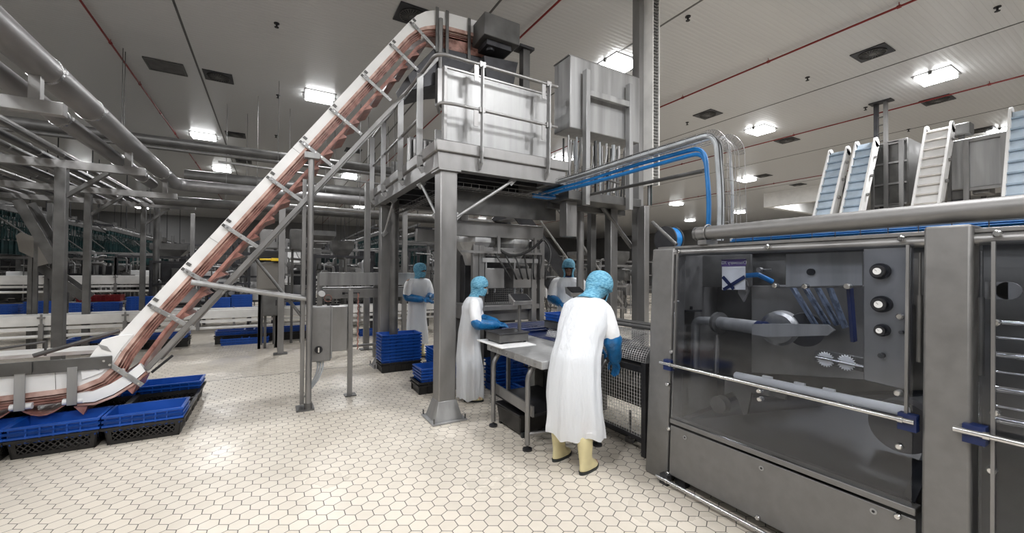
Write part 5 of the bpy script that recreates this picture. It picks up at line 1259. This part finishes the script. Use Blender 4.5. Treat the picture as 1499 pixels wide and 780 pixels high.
# ---- machines filling the middle of the hall
def hall_machine(x, y, w, d, h, label, seed, kind=0):
    r = random.Random(seed); t = thing('process_machine', label, 'machine', (x, y, 0)); s = .035
    m = MB()
    for a in (-1, 1):
        for b in (-1, 1): m.box(x+a*w/2-s, x+a*w/2+s, y+b*d/2-s, y+b*d/2+s, 0, h)
    for z_ in (h*.33, h*.66, h-.05):
        for b in (-1, 1): m.box(x-w/2, x+w/2, y+b*d/2-s*.8, y+b*d/2+s*.8, z_-s*.8, z_+s*.8)
        for a in (-1, 1): m.box(x+a*w/2-s*.8, x+a*w/2+s*.8, y-d/2, y+d/2, z_-s*.8, z_+s*.8)
    m.build('frame', r.choice(('steel_d', 'darksteel', 'steel')), t)
    nb = r.randint(3, 5)
    for k in range(nb):
        bw, bh = r.uniform(.25, .45)*w, r.uniform(.15, .3)*h; bx_, bz = x+r.uniform(-.5, .5)*(w-bw), r.uniform(.2, .75)*h; by = y-d/2+r.uniform(.05, .5)*d
        MB().box(bx_-bw/2, bx_+bw/2, by, by+.35, bz, bz+bh).build('housing', r.choice(('steel', 'steel_d', 'darksteel', 'dark', 'dark', 'white')), t, bev=.015)
    for k in range(r.randint(9, 15)):
        xx = x+r.uniform(-.48, .48)*w; yy = y+r.uniform(-.45, .3)*d; z0 = r.uniform(.1, .4)*h; z1 = r.uniform(.6, 1.05)*h
        MB().tube(rpoly([(xx, yy, z0), (xx, yy, z1), (xx+r.uniform(-.5, .5), yy, z1+.02)], .08, 3), r.choice((.015, .025, .04)), 8).build('pipe', r.choice(('steel', 'steel_b', 'steel_d')), t)
    for k in range(r.randint(2, 4)):
        xx = x+r.uniform(-.45, .45)*w; zz = r.uniform(.3, .9)*h; MB().cyl((xx, y-d/2, zz), (xx, y-d/2+.3, zz), r.uniform(.05, .12), 16).build('motor', r.choice(('steel_d', 'darksteel', 'steel')), t)
    for k in range(r.randint(2, 4)):
        a = (x+r.uniform(-.4, .4)*w, y-d/2-.02, r.uniform(.5, .9)*h); b = (x+r.uniform(-.4, .4)*w, y-d/2-.05, r.uniform(.2, .6)*h); MB().tube(bezier(a, (a[0], a[1], a[2]-.4), (b[0], b[1], b[2]-.3), b), .012, 6).build('hose', 'cable_k', t)
    if kind == 1:
        m = MB(); R_ = [[(x+q*sx, y+q*sy*.8, z_) for sx, sy in ((-1, -1), (1, -1), (1, 1), (-1, 1))] for z_, q in ((h+.4, w*.2), (h+.2, w*.2), (h-.1, w*.08))]; m.rings(R_, False); m.build('hopper', 'steel_d', t)
    return t
HM = [((300, 14.8), 2.2, 1.0, 1.9, 'frame machine behind the incline, just left of its middle'), ((250, 17.5), 2.4, 1.2, 2.1, 'distant frame machine left of the incline'),
 ((180, 18), 2.6, 1.2, 2.2, 'distant frame machine behind the shackle line, second from left'), ((100, 17.5), 2.4, 1.2, 2.0, 'distant frame machine beyond the two left posts'), ((20, 18), 2.6, 1.2, 2.1, 'distant frame machine at the left picture edge'),
 ((350, 15), 1.8, 1.0, 2.2, 'frame machine seen between incline and its support beam'), ((455, 14), 1.8, 1.0, 2.3, 'frame machine right of the conveyor pole, mid distance'),
 ((500, 12.8), 1.5, 1.0, 2.1, 'frame machine above the steel trough'), ((545, 15), 1.8, 1.2, 2.4, 'frame machine left of the back platform column'),
 ((600, 11.5), 1.4, 1.0, 2.5, 'frame machine behind the back left worker'), ((640, 13), 1.6, 1.0, 2.4, 'frame machine just left of the front column, far back'),
 ((690, 10.5), 1.5, 1.0, 2.2, 'frame machine behind the profile worker'), ((745, 12), 1.8, 1.0, 2.0, 'frame machine behind the dosing boxes'),
 ((790, 9.5), 1.2, .9, 1.9, 'frame machine left of the hooded worker'), ((825, 12.5), 2.0, 1.0, 2.0, 'frame machine behind the hooded worker'), ((870, 10.5), 1.6, 1.0, 1.7, 'frame machine under the staircase'), ((905, 9.2), 1.3, 1.0, 1.9, 'frame machine right of the staircase foot')]
HM += [((40, 25), 3, 1.2, 2.6, 'very distant machine behind the steel chutes'), ((130, 25), 3, 1.2, 2.6, 'very distant machine right of the second left post'), ((215, 24), 3, 1.2, 2.7, 'very distant machine behind the round post'),
 ((285, 25), 3, 1.2, 2.9, 'very distant machine left of the incline foot beam'), ((400, 21), 2.6, 1.2, 2.9, 'very distant machine behind the beige panel box'), ((470, 19), 2.6, 1.2, 2.9, 'very distant machine beyond the conveyor pole'),
 ((525, 22), 3, 1.2, 3.0, 'very distant machine above the steel trough'), ((615, 17), 2.6, 1.2, 2.8, 'very distant machine over the back left worker'), ((668, 17), 2.6, 1.2, 2.6, 'very distant machine behind the front column'),
 ((725, 16), 2.6, 1.2, 2.6, 'very distant machine behind the hoppers'), ((780, 17), 2.8, 1.2, 2.5, 'very distant machine left of the blue hood'), ((850, 18), 3, 1.2, 2.4, 'very distant machine beyond the staircase'), ((925, 16), 2.6, 1.2, 2.3, 'very distant machine between the heavy columns')]
for i, ((px, y_), w, d, h, lb) in enumerate(HM): p = ony(px, 400, y_); hall_machine(p.x, y_, w, d, h, lb, 40+i, i % 3 == 1)
# tall cabinets
def cabinet(px0, px1, pyt, pyb, y_, mat, label, knobs=True):
    a, b = ony(px0, pyt, y_), ony(px1, pyb, y_); t = thing('steel_cabinet', label, 'cabinet', ((a.x+b.x)/2, y_, min(a.z, b.z)))
    MB().box(a.x, b.x, y_, y_+.5, b.z, a.z).build('body', mat, t, bev=.01); MB().box(a.x+.02, b.x-.02, y_-.012, y_, b.z+.02, a.z-.02).build('door', mat, t, bev=.004)
    if b.z > .4: MB().box(a.x+.03, a.x+.08, y_+.2, y_+.25, 0, b.z).box(b.x-.08, b.x-.03, y_+.2, y_+.25, 0, b.z).build('stand', 'steel_d', t)
    MB().box(b.x-.06, b.x-.04, y_-.03, y_-.01, (a.z+b.z)/2-.06, (a.z+b.z)/2+.06).build('handle', 'dark', t)
    return t
cabinet(376, 412, 384, 424, 9.9, 'sheet', 'beige steel panel box behind the support beam, right of the incline')
cabinet(384, 408, 424, 462, 9.9, 'steel_d', 'grey pedestal under the beige panel box')
TC = cabinet(376, 411, 366, 383, 9.9, 'dark', 'dark control module with a small yellow actuator on top of the beige panel box')
cabinet(380, 407, 335, 364, 10.4, 'steel', 'grey steel cabinet hung left of the conveyor pole')
cabinet(425, 447, 335, 366, 10.4, 'steel_d', 'grey steel cabinet hung directly behind the conveyor pole')
p = ony(405, 380, 9.8); MB().box(p.x-.10, p.x+.08, 9.76, 9.88, p.z-.03, p.z+.03).cyl((p.x-.1, 9.8, p.z), (p.x-.3, 9.8, p.z), .02, 8).build('actuator', 'yellow', TC, bev=.01)
# steel trough between switch boxes and platform
t = thing('steel_trough', 'steel trough conveyor at chest height between switch boxes and platform column', 'trough', (1.4, 8, 0))
MB().box(.72, 2.6, 8.0, 8.03, 1.38, 1.62).build('upper_side', 'steel_b', t, bev=.006); MB().box(.78, 2.6, 7.98, 8.02, 1.15, 1.32).build('lower_side', 'steel', t, bev=.006); MB().box(.78, 2.6, 8.03, 8.5, 1.3, 1.34).build('bed', 'steel_d', t)
MB().cyl((.76, 7.9, 1.24), (.76, 8.5, 1.24), .05, 14).build('end_roller', 'white', t); MB().box(1.1, 1.14, 7.95, 8.0, 1.22, 1.26).box(1.1, 1.4, 7.96, 7.98, 1.235, 1.25).build('lever', 'dark', t)
MB().tube([(.86+.06*cos(a*pi/6), 7.96, 1.16+.06*sin(a*pi/6)) for a in range(13)], .008, 6).build('cord_loop', 'flight', t)
for x_ in (.74, 1.72): MB().box(x_-.04, x_+.04, 8.1, 8.18, 0, 1.6).build('leg', 'steel', t)
MB().cyl((.95, 8.1, .25), (1.72, 8.1, .25), .025, 10).build('stretcher', 'steel', t)

# ================================================================= RIGHT BACKGROUND LINE
def elevator(x0, y0, y1, zb, zt, dx, label, belt='lightblue', side='white'):
    t = thing('cleated_elevator', label, 'elevator', (x0, (y0+y1)/2, 0)); a, b = Vector((x0, 0, zb)), Vector((x0+dx, 0, zt)); d = (b-a).normalized(); n = Vector((-d.z, 0, d.x))
    def Y(v, y): return Vector((v.x, y, v.z))
    m = MB(); m.hexa([Y(a, y0), Y(a+n*-.0, y1), Y(a-n*.10, y1), Y(a-n*.10, y0), Y(b, y0), Y(b, y1), Y(b-n*.10, y1), Y(b-n*.10, y0)]); m.build('belt', belt, t)
    for yy in (y0, y1):
        m = MB(); m.hexa([Y(a+n*.08, yy-.02), Y(a+n*.08, yy+.02), Y(a-n*.16, yy+.02), Y(a-n*.16, yy-.02), Y(b+n*.08, yy-.02), Y(b+n*.08, yy+.02), Y(b-n*.16, yy+.02), Y(b-n*.16, yy-.02)])
        m.tube([Y(b-n*.04, yy-.02), Y(b-n*.04, yy+.02)], .12, 20); m.build('side_guard', side, t)
    k = 0
    L = (b-a).length
    while .12+k*.22 < L:
        c = a+d*(.12+k*.22); cl = MB().hexa([Y(c, y0+.02), Y(c, y1-.02), Y(c+d*.03, y1-.02), Y(c+d*.03, y0+.02), Y(c+n*.07-d*.02, y0+.02), Y(c+n*.07-d*.02, y1-.02), Y(c+n*.07+d*.01, y1-.02), Y(c+n*.07+d*.01, y0+.02)]).build('cleat', 'cleat' if belt == 'lightblue' else 'cleatw', t); k += 1
    k = 0
    while .3+k*.5 < L:
        c = a+d*(.3+k*.5)-n*.02; MB().tube([Y(c, y0-.03), Y(c, y0-.07)], .035, 12).build('guide_wheel', 'steel', t); k += 1
    for q in (.35, .75): c = a+d*L*q-n*.14; MB().box(c.x-.03, c.x+.03, y0-.02, y0+.03, 0, c.z).box(c.x-.03, c.x+.03, y1-.03, y1+.02, 0, c.z).build('support', 'steel_d', t)
XB = 11.0
def yz(px, py, x=XB): p = onx(px, py, x); return p.y, p.z
for pb, pt_, w, lb, bm in (((1195, 360), (1228, 222), .36, 'leftmost pale blue cleated elevator above the machine pipe', 'lightblue'), ((1236, 360), (1268, 210), .36, 'second pale blue cleated elevator, left of the tall ceiling post', 'lightblue'), ((1348, 350), (1374, 188), .38, 'white cleated elevator at upper right with off-white cleats', 'white'), ((1500, 330), (1512, 158), .5, 'pale blue cleated elevator cut by the right picture edge', 'lightblue')):
    yb, zb = yz(*pb); 
    dxx = 1.25; yt, zt = yz(pt_[0], pt_[1], XB+dxx)
    # keep it in a plane of constant y: slide the top in x until the picture point matches
    best = min([i*.05 for i in range(0, 80)], key=lambda q: abs(onx(pt_[0], pt_[1], XB+q).y-yb)); zt = onx(pt_[0], pt_[1], XB+best).z
    elevator(XB, yb-w/2, yb+w/2, zb, zt, best, lb, bm)
def box_machine(px0, px1, pyt, pyb, x, depth, label, mat='steel_b', legs=True):
    a, b = onx(px0, pyt, x), onx(px1, pyb, x); y0, y1 = b.y, a.y; z1, z0 = a.z, b.z
    t = thing('weigher_hopper' if legs else 'access_tower', label, 'hopper' if legs else 'tower', (x+depth/2, (y0+y1)/2, 0))
    MB().box(x, x+depth, y0, y1, z0, z1).build('body', mat, t, bev=.02)
    s = .04; m = MB()
    for yy in (y0+.1, y1-.3):
        for xx in (x-.05, x+depth): m.box(xx-s, xx+s, yy-s, yy+s, 0, z1-.05)
    m.box(x-.06, x-.0, y0+.1, y1-.3, z1-.1, z1-.04).box(x-.06, x, y0+.1, y1-.3, z0-.06, z0); m.build('frame', 'steel', t)
    r = random.Random(px0)
    for k in range(10): yy = r.uniform(y0, y1); zz = r.uniform(z0-1.0, z0); MB().box(x+.1, x+.5, yy-.12, yy+.12, zz-.12, zz+.12).build('weigh_bucket', r.choice(('steel', 'steel_d', 'darksteel')), t, bev=.02)
    return t
box_machine(1385, 1483, 208, 268, 12.2, 1.2, 'bright steel weigher hopper on a frame at upper right')
t = box_machine(1275, 1330, 212, 297, 12.5, .9, 'grey steel panelled tower right of the tall ceiling post', 'steel_d')
a, b = onx(1277, 214, 12.48), onx(1328, 297, 12.48)
for z_ in (a.z, (a.z*2+b.z)/3, (a.z+b.z*2)/3, b.z): MB().box(12.44, 12.49, b.y, a.y, z_-.02, z_+.02).build('cross_bar', 'steel', t)
a = onx(1407, 190, 12.6); t = thing('drive_motor', 'small steel motor box on the head of the white elevator', 'motor', tuple(a)); MB().box(12.5, 12.8, a.y-.15, a.y+.15, a.z-.12, a.z+.12).box(12.6, 12.65, a.y-.05, a.y+.05, a.z-.6, a.z-.1).build('housing', 'steel_d', t, bev=.02); MB().cyl((12.65, a.y+.3, a.z-.1), (12.65, a.y+.1, a.z-.1), .07, 14).build('shaft', 'steel', t)
p = onz(1290, 149, HC); t = thing('ceiling_post', 'tall dark double post rising to the ceiling behind the elevators', 'post', (p.x, p.y, 0))
MB().box(p.x-.05, p.x+.05, p.y+.06, p.y+.14, 0, HC).build('post', 'darksteel', t); MB().box(p.x-.05, p.x+.05, p.y-.12, p.y-.05, 0, HC).build('post', 'steel', t); MB().box(p.x-.12, p.x+.12, p.y-.22, p.y+.22, HC-.03, HC).build('head_plate', 'darksteel', t)
m = MB()
for k in range(28): m.box(p.x-.03, p.x+.03, p.y-.06, p.y+.07, .2+k*.2, .22+k*.2)
m.build('rungs', 'steel_d', t)
# hose reel behind machine corner
p = ony(966, 350, 3.1); t = thing('hose_reel', 'blue hose reel on a dark frame at the corner post top', 'hose reel', (p.x, p.y, 1.7))
m = MB(); m.tube([(p.x+.1, p.y, p.z), (p.x+.2, p.y, p.z)], .14, 24); m.build('drum', 'cable_b', t); MB().tube([(p.x+.08, p.y, p.z), (p.x+.1, p.y, p.z)], .15, 24).tube([(p.x+.2, p.y, p.z), (p.x+.22, p.y, p.z)], .15, 24).build('flange', 'darksteel', t)
MB().cyl(onx(955, 325, 3.0), onx(990, 358, 2.95), .015, 10).build('arm', 'steel_d', t); MB().box(p.x+.12, p.x+.18, p.y-.03, p.y+.03, 0, p.z-.1).build('stand', 'darksteel', t)
t = thing('tank_post', 'short dark steel post with flat cap rising behind the tank', 'post', (2.9, 5.6, 3)); p = ony(768, 75, 5.4)
MB().box(p.x-.06, p.x+.06, 5.34, 5.46, 3.0, p.z).build('post', 'steel_d', t); MB().box(p.x-.14, p.x+.12, 5.3, 5.5, p.z, p.z+.04).build('cap', 'darksteel', t)
